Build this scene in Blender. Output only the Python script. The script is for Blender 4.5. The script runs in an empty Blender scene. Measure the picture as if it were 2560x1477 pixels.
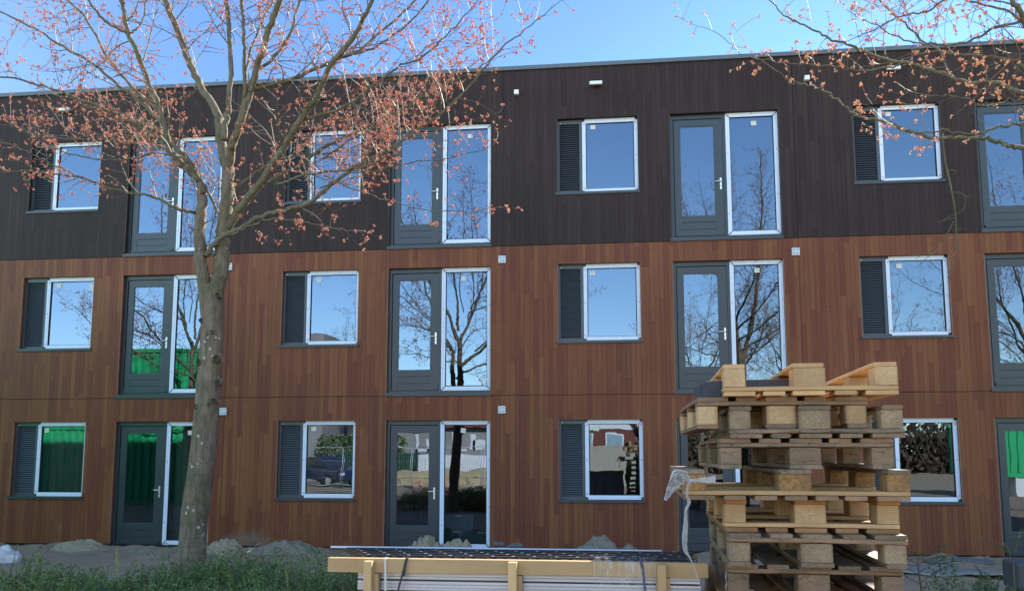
import bpy, math, random
from mathutils import Vector, Matrix, noise
R = math.radians
rnd = random.Random(7)
S = bpy.context.scene
C = S.collection

# ------------------------------------------------------------------ camera
F_PX, YAW, PITCH = 2100.0, 0.115, 0.1146
CAM = Vector((12.2859, -16.1809, 1.6257))
PY = 155.2
cd = bpy.data.cameras.new('camera'); cam = bpy.data.objects.new('camera', cd); C.objects.link(cam)
cam.location = CAM; cam.rotation_euler = (math.pi / 2 + PITCH, 0, YAW)
cd.sensor_width = 36; cd.lens = F_PX / 2560 * 36; cd.shift_y = PY / 2560
cd.clip_start = 0.05; cd.clip_end = 2000
S.camera = cam
# ------------------------------------------------------------------ sky and sun
SUN_EL, SUN_AZ = 32.0, 30.0          # azimuth: degrees to the right of +Y (beyond the building)
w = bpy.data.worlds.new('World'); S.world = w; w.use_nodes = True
nt = w.node_tree; nt.nodes.clear()
sky = nt.nodes.new('ShaderNodeTexSky'); sky.sky_type = 'NISHITA'; sky.sun_disc = False
sky.sun_elevation = R(SUN_EL); sky.sun_rotation = R(SUN_AZ)
sky.air_density = 1.0; sky.dust_density = 0.0; sky.ozone_density = 3.0; sky.altitude = 0
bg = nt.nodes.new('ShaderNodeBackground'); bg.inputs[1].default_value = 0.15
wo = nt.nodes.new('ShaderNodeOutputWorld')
tint = nt.nodes.new('ShaderNodeMix'); tint.data_type = 'RGBA'; tint.blend_type = 'MULTIPLY'; tint.inputs[0].default_value = 1.0
tint.inputs[7].default_value = (1.0, 1.0, 1.0, 1.0)
nt.links.new(sky.outputs[0], tint.inputs[6]); # brightness over azimuth: deepest at the side of the sun, brighter opposite it
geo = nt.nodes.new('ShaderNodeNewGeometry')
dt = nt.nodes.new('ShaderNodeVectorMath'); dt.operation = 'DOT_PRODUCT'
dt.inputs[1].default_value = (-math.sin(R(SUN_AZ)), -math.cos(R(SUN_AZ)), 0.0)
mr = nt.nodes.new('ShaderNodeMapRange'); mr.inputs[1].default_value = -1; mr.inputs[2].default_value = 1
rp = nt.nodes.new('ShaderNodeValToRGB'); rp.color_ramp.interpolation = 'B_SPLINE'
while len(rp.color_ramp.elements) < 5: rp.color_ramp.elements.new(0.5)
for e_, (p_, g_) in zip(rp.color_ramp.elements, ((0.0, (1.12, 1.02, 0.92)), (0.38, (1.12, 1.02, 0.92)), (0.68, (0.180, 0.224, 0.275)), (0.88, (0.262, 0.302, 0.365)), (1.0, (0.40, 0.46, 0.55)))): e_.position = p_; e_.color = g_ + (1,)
mul = nt.nodes.new('ShaderNodeMix'); mul.data_type = 'RGBA'; mul.blend_type = 'MULTIPLY'; mul.inputs[0].default_value = 1.0
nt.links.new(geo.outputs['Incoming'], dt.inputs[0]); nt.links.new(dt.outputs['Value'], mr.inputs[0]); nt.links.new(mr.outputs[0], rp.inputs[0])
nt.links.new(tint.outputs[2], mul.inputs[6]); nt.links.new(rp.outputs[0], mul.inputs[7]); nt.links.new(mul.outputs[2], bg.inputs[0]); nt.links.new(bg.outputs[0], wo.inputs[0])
sd = bpy.data.lights.new('sun', 'SUN'); sun = bpy.data.objects.new('sun', sd); C.objects.link(sun)
sd.energy = 4.2; sd.angle = R(0.53); sd.color = (1.0, 0.93, 0.82)
sv = Vector((math.sin(R(SUN_AZ)) * math.cos(R(SUN_EL)), math.cos(R(SUN_AZ)) * math.cos(R(SUN_EL)), math.sin(R(SUN_EL))))
sun.rotation_euler = sv.to_track_quat('Z', 'Y').to_euler()
sun.location = (30, 30, 40)
S.view_settings.view_transform = 'Standard'; S.view_settings.look = 'None'
S.view_settings.gamma = 1; S.view_settings.exposure = 2.15
S.render.engine = 'CYCLES'
S.cycles.max_bounces = 8; S.cycles.transparent_max_bounces = 16; S.cycles.caustics_reflective = False

# ------------------------------------------------------------------ helpers
def at(px, py, D):
    """world point on the ray of photo pixel (px, py), D metres ahead of the camera along +Y"""
    u = (px - 1280) / F_PX; v = (738.5 + PY - py) / F_PX
    sy, cy, sp, cp = math.sin(YAW), math.cos(YAW), math.sin(PITCH), math.cos(PITCH)
    d = Vector((-sy * cp + u * cy + v * sy * sp, cy * cp + u * sy - v * cy * sp, sp + v * cp))
    return CAM + d * (D / d.y)

def nodes(name):
    m = bpy.data.materials.new(name); m.use_nodes = True
    t = m.node_tree; t.nodes.clear()
    def N(kind, ins=None, **pr):
        n = t.nodes.new('ShaderNode' + kind)
        for k, v in pr.items(): setattr(n, k, v)
        for k, v in (ins or {}).items():
            s = n.inputs[k]
            if isinstance(v, bpy.types.NodeSocket): t.links.new(v, s)
            else: s.default_value = v
        return n
    out = N('OutputMaterial')
    def fin(sh): t.links.new(sh, out.inputs[0])
    return m, N, fin, t

def col(c): return (c[0], c[1], c[2], 1.0)

def math_(N, op, a, b=None, c=None):
    ins = {0: a}
    if b is not None: ins[1] = b
    if c is not None: ins[2] = c
    return N('Math', ins, operation=op).outputs[0]

def ramp(N, fac, stops, interp='LINEAR'):
    n = N('ValToRGB', {0: fac}); cr = n.color_ramp; cr.interpolation = interp
    while len(cr.elements) < len(stops): cr.elements.new(0.5)
    for e, (p, c) in zip(cr.elements, stops): e.position = p; e.color = col(c)
    return n.outputs[0]

def mixc(N, f, a, b, mode='MIX'):
    n = N('Mix', data_type='RGBA', blend_type=mode)
    for k, v in ((0, f), (6, a), (7, b)):
        s = n.inputs[k]
        if isinstance(v, bpy.types.NodeSocket): n.id_data.links.new(v, s)
        else: s.default_value = v if k == 0 else col(v)
    return n.outputs[2]

def simple(name, c, rough=0.6, metal=0.0, var=0.15, scale=6.0, bump=0.0, spec=0.5, obj_var=0.0):
    m, N, fin, t = nodes(name)
    tc = N('TexCoord')
    no = N('TexNoise', {'Vector': tc.outputs['Object'], 'Scale': scale, 'Detail': 6.0, 'Roughness': 0.6})
    cc = ramp(N, no.outputs[0], [(0.3, [x * (1 - var) for x in c]), (0.7, [min(1, x * (1 + var)) for x in c])])
    if obj_var:
        oi = N('ObjectInfo'); k = N('MapRange', {0: oi.outputs['Random'], 3: 1 - obj_var, 4: 1 + obj_var})
        cc = N('HueSaturation', {'Value': k.outputs[0], 'Color': cc}).outputs[0]
    ins = {'Base Color': cc, 'Roughness': rough, 'Metallic': metal, 'Specular IOR Level': spec}
    if bump:
        b = N('Bump', {'Height': no.outputs[0], 'Strength': bump, 'Distance': 0.02}); ins['Normal'] = b.outputs[0]
    fin(N('BsdfPrincipled', ins).outputs[0])
    return m

def cladding(name, c_lo, c_mid, c_hi, seed, vary=0.3, spec=0.2):
    """vertical boards 93 mm wide with staggered butt joints"""
    m, N, fin, t = nodes(name)
    tc = N('TexCoord'); sp = N('SeparateXYZ', {0: tc.outputs['Object']})
    x, y, z = sp.outputs
    u = math_(N, 'DIVIDE', math_(N, 'ADD', x, y), 0.0935)
    ci = math_(N, 'FLOOR', u); fu = math_(N, 'FRACT', u)
    wn = N('TexWhiteNoise', {'W': math_(N, 'ADD', ci, seed)}, noise_dimensions='1D')
    L = N('MapRange', {0: wn.outputs[0], 3: 1.25, 4: 2.3}).outputs[0]
    wn2 = N('TexWhiteNoise', {'W': math_(N, 'ADD', ci, seed + 77.3)}, noise_dimensions='1D')
    v = math_(N, 'ADD', math_(N, 'DIVIDE', z, L), math_(N, 'MULTIPLY', wn2.outputs[0], 9.0))
    vi = math_(N, 'FLOOR', v); fv = math_(N, 'FRACT', v)
    cb = N('CombineXYZ', {0: ci, 1: vi, 2: seed})
    wc = N('TexWhiteNoise', {'Vector': cb.outputs[0]}, noise_dimensions='3D')
    big = N('TexNoise', {'Vector': tc.outputs['Object'], 'Scale': 0.5, 'Detail': 3.0})
    # grain, stretched along z
    gs = N('VectorMath', {0: tc.outputs['Object'], 1: (260.0, 260.0, 3.0)}, operation='MULTIPLY')
    ga = N('VectorMath', {0: gs.outputs[0], 1: N('VectorMath', {0: wc.outputs['Color'], 1: (50.0, 50.0, 50.0)}, operation='MULTIPLY').outputs[0]}, operation='ADD')
    gr = N('TexNoise', {'Vector': ga.outputs[0], 'Scale': 1.0, 'Detail': 3.0, 'Roughness': 0.6})
    gs2 = N('VectorMath', {0: ga.outputs[0], 1: (0.28, 0.28, 0.3)}, operation='MULTIPLY')
    gr2 = N('TexNoise', {'Vector': gs2.outputs[0], 'Scale': 1.0, 'Detail': 2.0})
    f = math_(N, 'ADD', math_(N, 'MULTIPLY', wc.outputs[0], vary), math_(N, 'MULTIPLY', big.outputs[0], 0.35))
    f = math_(N, 'ADD', f, math_(N, 'MULTIPLY', gr.outputs[0], 0.42))
    f = math_(N, 'ADD', f, math_(N, 'MULTIPLY', gr2.outputs[0], 0.62))
    f = math_(N, 'SUBTRACT', f, 0.20 + vary / 2)
    base = ramp(N, f, [(0.1, c_lo), (0.45, c_mid), (0.85, c_hi)])
    # a slightly different hue per board
    hs = N('MapRange', {0: wc.outputs[0], 3: 0.492, 4: 0.508}).outputs[0]
    base = N('HueSaturation', {'Hue': hs, 'Color': base}).outputs[0]
    # grooves
    gx = math_(N, 'LESS_THAN', math_(N, 'MINIMUM', fu, math_(N, 'SUBTRACT', 1.0, fu)), 0.022)
    gz = math_(N, 'LESS_THAN', math_(N, 'MULTIPLY', math_(N, 'MINIMUM', fv, math_(N, 'SUBTRACT', 1.0, fv)), L), 0.0022)
    g = math_(N, 'MAXIMUM', gx, gz)
    # splash dirt low on the wall: pale dust where sand has been blown against it
    cx = N('VectorMath', {0: tc.outputs['Object'], 1: (5.15, 0.0, -0.17)}, operation='SUBTRACT')
    sc = N('VectorMath', {0: cx.outputs[0], 1: (1.3, 1.0, 2.6)}, operation='MULTIPLY')
    ln = N('VectorMath', {0: sc.outputs[0]}, operation='LENGTH').outputs['Value']
    dn = N('TexNoise', {'Vector': N('VectorMath', {0: tc.outputs['Object'], 1: (9.0, 1.0, 3.0)}, operation='MULTIPLY').outputs[0], 'Scale': 1.0, 'Detail': 5.0})
    df = math_(N, 'SUBTRACT', math_(N, 'ADD', dn.outputs[0], 0.42), ln)
    df = N('Clamp', {0: math_(N, 'MULTIPLY', df, 1.1), 1: 0.0, 2: 0.5}).outputs[0]
    base = mixc(N, df, base, (0.20, 0.155, 0.12))
    base = mixc(N, math_(N, 'MULTIPLY', g, 0.72), base, [q * 0.18 for q in c_lo])
    h = math_(N, 'SUBTRACT', math_(N, 'MULTIPLY', gr.outputs[0], 0.08), g)
    h = math_(N, 'ADD', h, math_(N, 'MULTIPLY', wc.outputs[0], 0.25))
    bp = N('Bump', {'Height': h, 'Strength': 0.6, 'Distance': 0.004})
    fin(N('BsdfPrincipled', {'Base Color': base, 'Roughness': 0.5, 'Normal': bp.outputs[0], 'Specular IOR Level': spec}).outputs[0])
    return m

def timber(name, c1, c2, dark, crack=0.0, scale=1.0, rough=0.75, green=0.0):
    """sawn board, grain along local X; each object gets its own tone"""
    m, N, fin, t = nodes(name)
    tc = N('TexCoord'); oi = N('ObjectInfo')
    off = N('VectorMath', {0: tc.outputs['Object'], 1: N('CombineXYZ', {0: math_(N, 'MULTIPLY', oi.outputs['Random'], 31.0), 1: math_(N, 'MULTIPLY', oi.outputs['Random'], 17.0), 2: 0.0}).outputs[0]}, operation='ADD').outputs[0]
    st = N('VectorMath', {0: off, 1: (2.2 * scale, 34.0 * scale, 34.0 * scale)}, operation='MULTIPLY').outputs[0]
    n1 = N('TexNoise', {'Vector': st, 'Scale': 1.0, 'Detail': 5.0, 'Roughness': 0.65, 'Distortion': 0.6})
    n2 = N('TexNoise', {'Vector': off, 'Scale': 7.0, 'Detail': 4.0})
    c = mixc(N, n1.outputs[0], c1, c2)
    blot = N('MapRange', {0: n2.outputs[0], 1: 0.35, 2: 0.75, 3: 0.0, 4: 0.6}).outputs[0]
    c = mixc(N, blot, c, dark)
    if green:
        n3 = N('TexNoise', {'Vector': off, 'Scale': 3.0, 'Detail': 3.0})
        c = mixc(N, N('MapRange', {0: n3.outputs[0], 1: 0.45, 2: 0.7, 3: 0.0, 4: green}).outputs[0], c, (0.075, 0.085, 0.05))
    nw = N('TexNoise', {'Vector': off, 'Scale': 14.0, 'Detail': 4.0})
    vw = N('VectorMath', {0: N('VectorMath', {0: off, 1: (1.0, 6.0, 6.0)}, operation='MULTIPLY').outputs[0], 1: N('VectorMath', {0: nw.outputs['Color'], 1: (0.25, 0.5, 0.5)}, operation='MULTIPLY').outputs[0]}, operation='ADD').outputs[0]
    vo = N('TexVoronoi', {'Vector': vw, 'Scale': 3.2}, feature='DISTANCE_TO_EDGE')
    ck = N('MapRange', {0: vo.outputs['Distance'], 1: 0.0, 2: 0.016, 3: crack, 4: 0.0}).outputs[0]
    c = mixc(N, ck, c, (0.012, 0.01, 0.008))
    k = N('MapRange', {0: oi.outputs['Random'], 3: 0.78, 4: 1.2}).outputs[0]
    c = N('HueSaturation', {'Value': k, 'Color': c}).outputs[0]
    h = math_(N, 'SUBTRACT', n1.outputs[0], math_(N, 'MULTIPLY', ck, 2.0))
    bp = N('Bump', {'Height': h, 'Strength': 0.5, 'Distance': 0.006})
    fin(N('BsdfPrincipled', {'Base Color': c, 'Roughness': rough, 'Normal': bp.outputs[0], 'Specular IOR Level': 0.25}).outputs[0])
    return m

def chipboard(name, c1, c2, dark, sc=140.0):
    m, N, fin, t = nodes(name)
    tc = N('TexCoord'); oi = N('ObjectInfo')
    off = N('VectorMath', {0: tc.outputs['Object'], 1: N('CombineXYZ', {0: math_(N, 'MULTIPLY', oi.outputs['Random'], 13.0), 1: 0.0, 2: 0.0}).outputs[0]}, operation='ADD').outputs[0]
    nd = N('TexNoise', {'Vector': off, 'Scale': 60.0, 'Detail': 2.0})
    vv = N('VectorMath', {0: off, 1: N('VectorMath', {0: nd.outputs['Color'], 1: (0.02, 0.02, 0.02)}, operation='MULTIPLY').outputs[0]}, operation='ADD').outputs[0]
    vo = N('TexVoronoi', {'Vector': vv, 'Scale': sc, 'Randomness': 1.0})
    c = mixc(N, N('SeparateColor', {0: vo.outputs['Color']}).outputs[0], c1, c2)
    n2 = N('TexNoise', {'Vector': off, 'Scale': 9.0, 'Detail': 5.0})
    c = mixc(N, N('MapRange', {0: n2.outputs[0], 1: 0.4, 2: 0.75, 3: 0.0, 4: 0.65}).outputs[0], c, dark)
    k = N('MapRange', {0: oi.outputs['Random'], 3: 0.82, 4: 1.15}).outputs[0]
    c = N('HueSaturation', {'Value': k, 'Color': c}).outputs[0]
    bp = N('Bump', {'Height': N('SeparateColor', {0: vo.outputs['Color']}).outputs[1], 'Strength': 0.35, 'Distance': 0.003})
    fin(N('BsdfPrincipled', {'Base Color': c, 'Roughness': 0.85, 'Normal': bp.outputs[0], 'Specular IOR Level': 0.2}).outputs[0])
    return m

M = {}
M['wood'] = cladding('brown_cladding', (0.096, 0.0295, 0.0128), (0.156, 0.0480, 0.0205), (0.27, 0.085, 0.035), 3.0, 0.24)
M['dark'] = cladding('charred_cladding', (0.0225, 0.0142, 0.0125), (0.036, 0.0222, 0.0192), (0.064, 0.0385, 0.0325), 11.0, 0.17, 0.12)
M['frame'] = simple('slate_paint', (0.031, 0.036, 0.042), 0.38, var=0.05, spec=0.5)
M['louver'] = simple('louver_paint', (0.055, 0.062, 0.068), 0.42, var=0.05)
M['dark_gap'] = simple('black_rubber', (0.008, 0.008, 0.009), 0.7)
M['film'] = simple('white_protective_tape', (0.66, 0.70, 0.80), 0.45, var=0.04, scale=3)
M['red'] = simple('red_dot', (0.55, 0.03, 0.06), 0.5, var=0.02)
M['steel'] = simple('satin_steel', (0.72, 0.72, 0.70), 0.3, 0.7, var=0.04)
M['sticker'] = simple('paper_sticker', (0.62, 0.58, 0.50), 0.8, var=0.06)
M['zinc'] = simple('galvanised_steel', (0.50, 0.52, 0.54), 0.5, 0.3, var=0.12, scale=20)
M['coping'] = simple('coping_metal', (0.085, 0.10, 0.115), 0.4, 0.0, var=0.06)
M['lamp_white'] = simple('lamp_casing', (0.75, 0.73, 0.66), 0.5, var=0.04)
M['plaster'] = simple('room_plaster', (0.28, 0.26, 0.23), 0.9, var=0.1, scale=1)
M['curtain'] = simple('curtain_cloth', (0.20, 0.20, 0.16), 0.9, var=0.2)

def glass(name, refl, tint, wave):
    m, N, fin, t = nodes(name)
    tc = N('TexCoord'); oi = N('ObjectInfo')
    v = N('VectorMath', {0: tc.outputs['Object'], 1: N('CombineXYZ', {0: math_(N, 'MULTIPLY', oi.outputs['Random'], 19.0), 2: math_(N, 'MULTIPLY', oi.outputs['Random'], 7.0)}).outputs[0]}, operation='ADD').outputs[0]
    n = N('TexNoise', {'Vector': v, 'Scale': 2.1, 'Detail': 1.5, 'Roughness': 0.45})
    bp = N('Bump', {'Height': n.outputs[0], 'Strength': 1.0, 'Distance': wave})
    gl = N('BsdfGlossy', {'Color': (0.60, 0.76, 1.0, 1), 'Roughness': 0.0, 'Normal': bp.outputs[0]})
    tr = N('BsdfTransparent', {'Color': col(tint)})
    fr = N('Fresnel', {'IOR': 1.5})
    f = math_(N, 'ADD', math_(N, 'MULTIPLY', fr.outputs[0], 1.2), refl)
    mx = N('MixShader', {0: f, 1: tr.outputs[0], 2: gl.outputs[0]})
    fin(mx.outputs[0]); return m
M['glass'] = glass('window_glass', 0.125, (0.55, 0.62, 0.60), 0.0009)

class MB:
    def __init__(s): s.v = []; s.f = []; s.m = []; s.mats = []; s.smooth = []
    def mat(s, m):
        if m not in s.mats: s.mats.append(m)
        return s.mats.index(m)
    def add(s, vs, fs, m=None, smooth=False):
        o = len(s.v); s.v += [tuple(q) for q in vs]
        k = s.mat(m) if m else 0
        for f in fs: s.f.append([i + o for i in f]); s.m.append(k); s.smooth.append(smooth)
    def box(s, a, b, m=None, jit=0.0, rot=None, piv=None):
        x0, y0, z0 = a; x1, y1, z1 = b
        vs = [Vector(q) for q in ((x0, y0, z0), (x1, y0, z0), (x1, y1, z0), (x0, y1, z0), (x0, y0, z1), (x1, y0, z1), (x1, y1, z1), (x0, y1, z1))]
        if jit: vs = [q + Vector([rnd.uniform(-jit, jit) for _ in range(3)]) for q in vs]
        if rot: vs = [rot @ (q - piv) + piv for q in vs]
        s.add(vs, [(0, 3, 2, 1), (4, 5, 6, 7), (0, 1, 5, 4), (1, 2, 6, 5), (2, 3, 7, 6), (3, 0, 4, 7)], m)
    def prism(s, poly, y0, y1, m=None):
        """poly in (x, z), extruded along y"""
        n = len(poly)
        s.add([(x, y0, z) for x, z in poly] + [(x, y1, z) for x, z in poly],
              [list(range(n)), list(range(2 * n - 1, n - 1, -1))] + [((i + 1) % n, i, i + n, (i + 1) % n + n) for i in range(n)], m)
    def tube(s, pts, rad, sides=5, m=None, smooth=True, cap=True):
        pts = [Vector(p) for p in pts]; n = len(pts)
        vs = []; up = Vector((0.3, 0.5, 0.8)).normalized()
        prev = None
        for i, p in enumerate(pts):
            d = (pts[min(i + 1, n - 1)] - pts[max(i - 1, 0)])
            if d.length < 1e-9: d = Vector((0, 0, 1))
            d.normalize()
            if prev is None:
                a = d.cross(up)
                if a.length < 0.1: a = d.cross(Vector((1, 0, 0)))
            else: a = prev - d * prev.dot(d)
            a.normalize(); prev = a; b = d.cross(a)
            r = rad[i] if hasattr(rad, '__len__') else rad
            for k in range(sides):
                t = 2 * math.pi * k / sides
                vs.append(p + a * (r * math.cos(t)) + b * (r * math.sin(t)))
        fs = []
        for i in range(n - 1):
            for k in range(sides):
                k2 = (k + 1) % sides
                fs.append((i * sides + k, i * sides + k2, (i + 1) * sides + k2, (i + 1) * sides + k))
        if cap: fs += [list(range(sides))[::-1], list(range((n - 1) * sides, n * sides))]
        s.add(vs, fs, m, smooth)
    def mesh(s, name):
        me = bpy.data.meshes.new(name); me.from_pydata(s.v, [], s.f); me.update()
        for m in s.mats: me.materials.append(m)
        me.polygons.foreach_set('material_index', s.m); me.polygons.foreach_set('use_smooth', s.smooth)
        return me
    def build(s, name, parent=None, loc=None, rot=None, mat=None):
        me = s.mesh(name)
        if mat: me.materials.clear(); me.materials.append(mat)
        return link(name, me, parent, loc, rot)

def link(name, me, parent=None, loc=None, rot=None):
    o = bpy.data.objects.new(name, me); C.objects.link(o)
    if parent is not None: o.parent = parent
    if loc is not None: o.location = loc
    if rot is not None: o.rotation_euler = rot
    return o
def empty(name, loc=(0, 0, 0), rot=(0, 0, 0)):
    o = bpy.data.objects.new(name, None); C.objects.link(o); o.location = loc; o.rotation_euler = rot
    o.empty_display_size = 0.2; return o
def tag(o, label=None, cat=None, group=None, kind=None):
    for k, v in (('label', label), ('category', cat), ('group', group), ('kind', kind)):
        if v: o[k] = v
    return o
def copy_tree(o, parent=None):
    c = o.copy(); C.objects.link(c); c.parent = parent
    for ch in o.children: copy_tree(ch, c)
    return c
def bevel(o, wd, seg=2):
    b = o.modifiers.new('bevel', 'BEVEL'); b.width = wd; b.segments = seg; b.limit_method = 'ANGLE'; return o
def cr(pts, n=6):
    """Catmull-Rom through pts"""
    P = [Vector(p) for p in pts]; P = [P[0] * 2 - P[1]] + P + [P[-1] * 2 - P[-2]]
    out = []
    for i in range(1, len(P) - 2):
        a, b, c, d = P[i - 1:i + 3]
        for k in range(n):
            t = k / n
            out.append(0.5 * ((2 * b) + (c - a) * t + (2 * a - 5 * b + 4 * c - d) * t * t + (3 * b - a - 3 * c + d) * t ** 3))
    out.append(P[-2]); return out

# ------------------------------------------------------------------ ground
def gz(x, y):
    t = min(1.0, max(0.0, (y + 7.5) / 7.0)); t = t * t * (3 - 2 * t)
    return -0.20 * t + 0.035 * noise.noise(Vector((x * 0.5, y * 0.5, 1.0))) * (0.3 + t) + (0.05 * t * noise.fractal(Vector((x * 2.2, y * 2.2, 4.0)), 1.0, 2.0, 4) if t > 0.02 else 0.0) + (0.10 * max(0.0, min(1.0, (y + 1.1) / 0.8)) * max(0.0, noise.fractal(Vector((x * 1.3, y * 1.8, 9.0)), 1.0, 2.0, 4) + 0.1) if y < 0.02 else 0.0)
def ground_mat():
    m, N, fin, t = nodes('sandy_ground')
    tc = N('TexCoord'); P = tc.outputs['Object']
    a = N('TexNoise', {'Vector': P, 'Scale': 0.6, 'Detail': 8.0, 'Roughness': 0.6})
    b = N('TexNoise', {'Vector': P, 'Scale': 14.0, 'Detail': 6.0, 'Roughness': 0.7})
    c = N('TexNoise', {'Vector': P, 'Scale': 120.0, 'Detail': 3.0})
    base = ramp(N, a.outputs[0], [(0.35, (0.30, 0.215, 0.15)), (0.6, (0.41, 0.29, 0.195)), (0.75, (0.50, 0.36, 0.24))])
    y = N('SeparateXYZ', {0: P}).outputs[1]
    far = N('MapRange', {0: y, 1: -17.0, 2: -21.0, 3: 0.0, 4: 0.9}).outputs[0]     # the site road behind is dry pale sand
    base = mixc(N, far, base, (0.42, 0.34, 0.22))
    base = mixc(N, math_(N, 'MULTIPLY', b.outputs[0], 0.7), base, (0.17, 0.13, 0.10))
    h = math_(N, 'ADD', math_(N, 'MULTIPLY', b.outputs[0], 1.0), math_(N, 'MULTIPLY', c.outputs[0], 0.35))
    bp = N('Bump', {'Height': h, 'Strength': 0.7, 'Distance': 0.03})
    fin(N('BsdfPrincipled', {'Base Color': base, 'Roughness': 0.95, 'Normal': bp.outputs[0], 'Specular IOR Level': 0.15}).outputs[0])
    return m
M['ground'] = ground_mat()
def axis(lo, hi, fine_lo, fine_hi, step):
    a = []; q = fine_lo
    while q <= fine_hi + 1e-6: a.append(q); q += step
    s = step; q = fine_lo
    while q > lo: s *= 1.5; q -= s; a.insert(0, max(q, lo))
    s = step; q = fine_hi
    while q < hi: s *= 1.5; q += s; a.append(min(q, hi))
    return a
gx = axis(-500, 500, -2, 26, 0.12); gy = axis(-500, 500, -10, 0.6, 0.09)
vs = [(x, y, gz(x, y)) for y in gy for x in gx]; nx = len(gx)
fs = [(j * nx + i, j * nx + i + 1, (j + 1) * nx + i + 1, (j + 1) * nx + i) for j in range(len(gy) - 1) for i in range(nx - 1)]
g = MB(); g.add(vs, fs, M['ground'], True); tag(g.build('ground'), kind='structure')

# ------------------------------------------------------------------ apartment building
U, H, R1 = 5.6669, 3.0, 0.0414
CW = {1: 0.034, 2: -0.0207}; CD = {1: -0.0042, 2: -0.0408, 3: -0.0153}
WT, WB, DT, DB = 2.292, 0.7753, 2.2901, -0.2783
ROOF, J1, J2, BASE = 9.4354, 2.7675, 5.725, -0.165
KS = range(-1, 5)
def row(r): return H * r + (R1 if r == 1 else 0)
def wx(k): return U * k + CW.get(k, 0)
def dx(k): return U * k + CD.get(k, 0)
WW, D0, D1 = 1.6109, 2.2456, 4.3338
X0, X1 = -1 * U - 1.35, 5 * U - 1.35 + 0.0
bld = tag(empty('apartment_building', (0, 0, 0)), 'three storey apartment block clad in brown boards with a near-black top storey', 'building')
openings = []
for r in range(3):
    for k in KS:
        openings.append((wx(k), wx(k) + WW, WB + row(r), WT + row(r)))
        openings.append((dx(k) + D0, dx(k) + D1, (DB + row(r)) if r else BASE - 0.2, DT + row(r)))
REV = 0.085
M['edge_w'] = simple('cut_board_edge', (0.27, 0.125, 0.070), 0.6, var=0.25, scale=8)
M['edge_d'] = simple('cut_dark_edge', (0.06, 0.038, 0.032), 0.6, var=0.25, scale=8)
def clad(zlo, zhi, mat, name, y0=0.0, label=None):
    xs = {X0, X1}; zs = {zlo, zhi}
    ops = [o for o in openings if o[3] > zlo and o[2] < zhi]
    for o in ops:
        xs |= {o[0], o[1]}; zs |= {max(o[2], zlo), min(o[3], zhi)}
    for k in range(0, 5): xs |= {U * k - 1.092, U * k - 1.086}
    xs = sorted(xs); zs = sorted(zs); b = MB()
    for i in range(len(xs) - 1):
        for j in range(len(zs) - 1):
            cxm, czm = (xs[i] + xs[i + 1]) / 2, (zs[j] + zs[j + 1]) / 2
            if any(o[0] < cxm < o[1] and o[2] < czm < o[3] for o in ops): continue
            yy = y0 + (0.012 if xs[i + 1] - xs[i] < 0.0065 else 0)
            b.add([(xs[i], yy, zs[j]), (xs[i + 1], yy, zs[j]), (xs[i + 1], yy, zs[j + 1]), (xs[i], yy, zs[j + 1])], [(0, 1, 2, 3)], mat)
    for o in ops:
        a, c, lo, hi = o[0], o[1], max(o[2], zlo), min(o[3], zhi)
        b.add([(a, y0, lo), (a, REV + 0.02, lo), (a, REV + 0.02, hi), (a, y0, hi)], [(0, 1, 2, 3)], mat)
        b.add([(c, y0, lo), (c, REV + 0.02, lo), (c, REV + 0.02, hi), (c, y0, hi)], [(3, 2, 1, 0)], mat)
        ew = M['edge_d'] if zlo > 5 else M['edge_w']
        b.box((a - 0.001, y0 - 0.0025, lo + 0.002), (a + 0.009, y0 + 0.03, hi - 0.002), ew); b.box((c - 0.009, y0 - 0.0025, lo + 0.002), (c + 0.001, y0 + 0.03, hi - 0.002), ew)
        if o[3] <= zhi: b.add([(a, y0, hi), (c, y0, hi), (c, REV + 0.02, hi), (a, REV + 0.02, hi)], [(0, 1, 2, 3)], mat)
        if o[2] >= zlo: b.add([(a, y0, lo), (c, y0, lo), (c, REV + 0.02, lo), (a, REV + 0.02, lo)], [(3, 2, 1, 0)], mat)
    # bottom edge return
    b.add([(X0, y0, zlo), (X1, y0, zlo), (X1, y0 + 0.04, zlo), (X0, y0 + 0.04, zlo)], [(3, 2, 1, 0)], mat)
    o = b.build(name, bld)
    if label: o['label'] = label
    return o
clad(BASE, J1 - 0.005, M['wood'], 'wall', 0.0, 'ground floor cladding of warm brown boards')
clad(J1 + 0.005, J2 - 0.004, M['wood'], 'wall', -0.004, 'middle floor cladding of warm brown boards')
clad(J2 + 0.004, ROOF - 0.05, M['dark'], 'wall', -0.012, 'top floor cladding of near-black boards')
b = MB(); b.box((X0, -0.055, ROOF - 0.085), (X1, 0.35, ROOF), M['coping']); bevel(b.build('coping', bld), 0.006)
# backing skin, slabs, side and rear walls, roof
b = MB()
zs_ops = sorted(set([-0.3, 9.3] + [q for o in openings for q in (o[2] + 0.04, o[3] - 0.04)]))
xs_ops = sorted(set([X0, X1] + [q for o in openings for q in (o[0] + 0.04, o[1] - 0.04)]))
for i in range(len(xs_ops) - 1):
    run = None
    for j in range(len(zs_ops) - 1):
        xm, zm = (xs_ops[i] + xs_ops[i + 1]) / 2, (zs_ops[j] + zs_ops[j + 1]) / 2
        hole = any(o[0] < xm < o[1] and o[2] < zm < o[3] for o in openings)
        if not hole:
            run = (run[0], zs_ops[j + 1]) if run else (zs_ops[j], zs_ops[j + 1])
        if (hole or j == len(zs_ops) - 2) and run:
            b.box((xs_ops[i], REV + 0.09, run[0]), (xs_ops[i + 1], REV + 0.22, run[1]), M['plaster']); run = None
b.build('inner_wall', bld)
b = MB()
for z in (-0.30, 2.66, 5.66): b.box((X0, REV + 0.22, z), (X1, 7.0, z + 0.12), M['plaster'])
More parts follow.
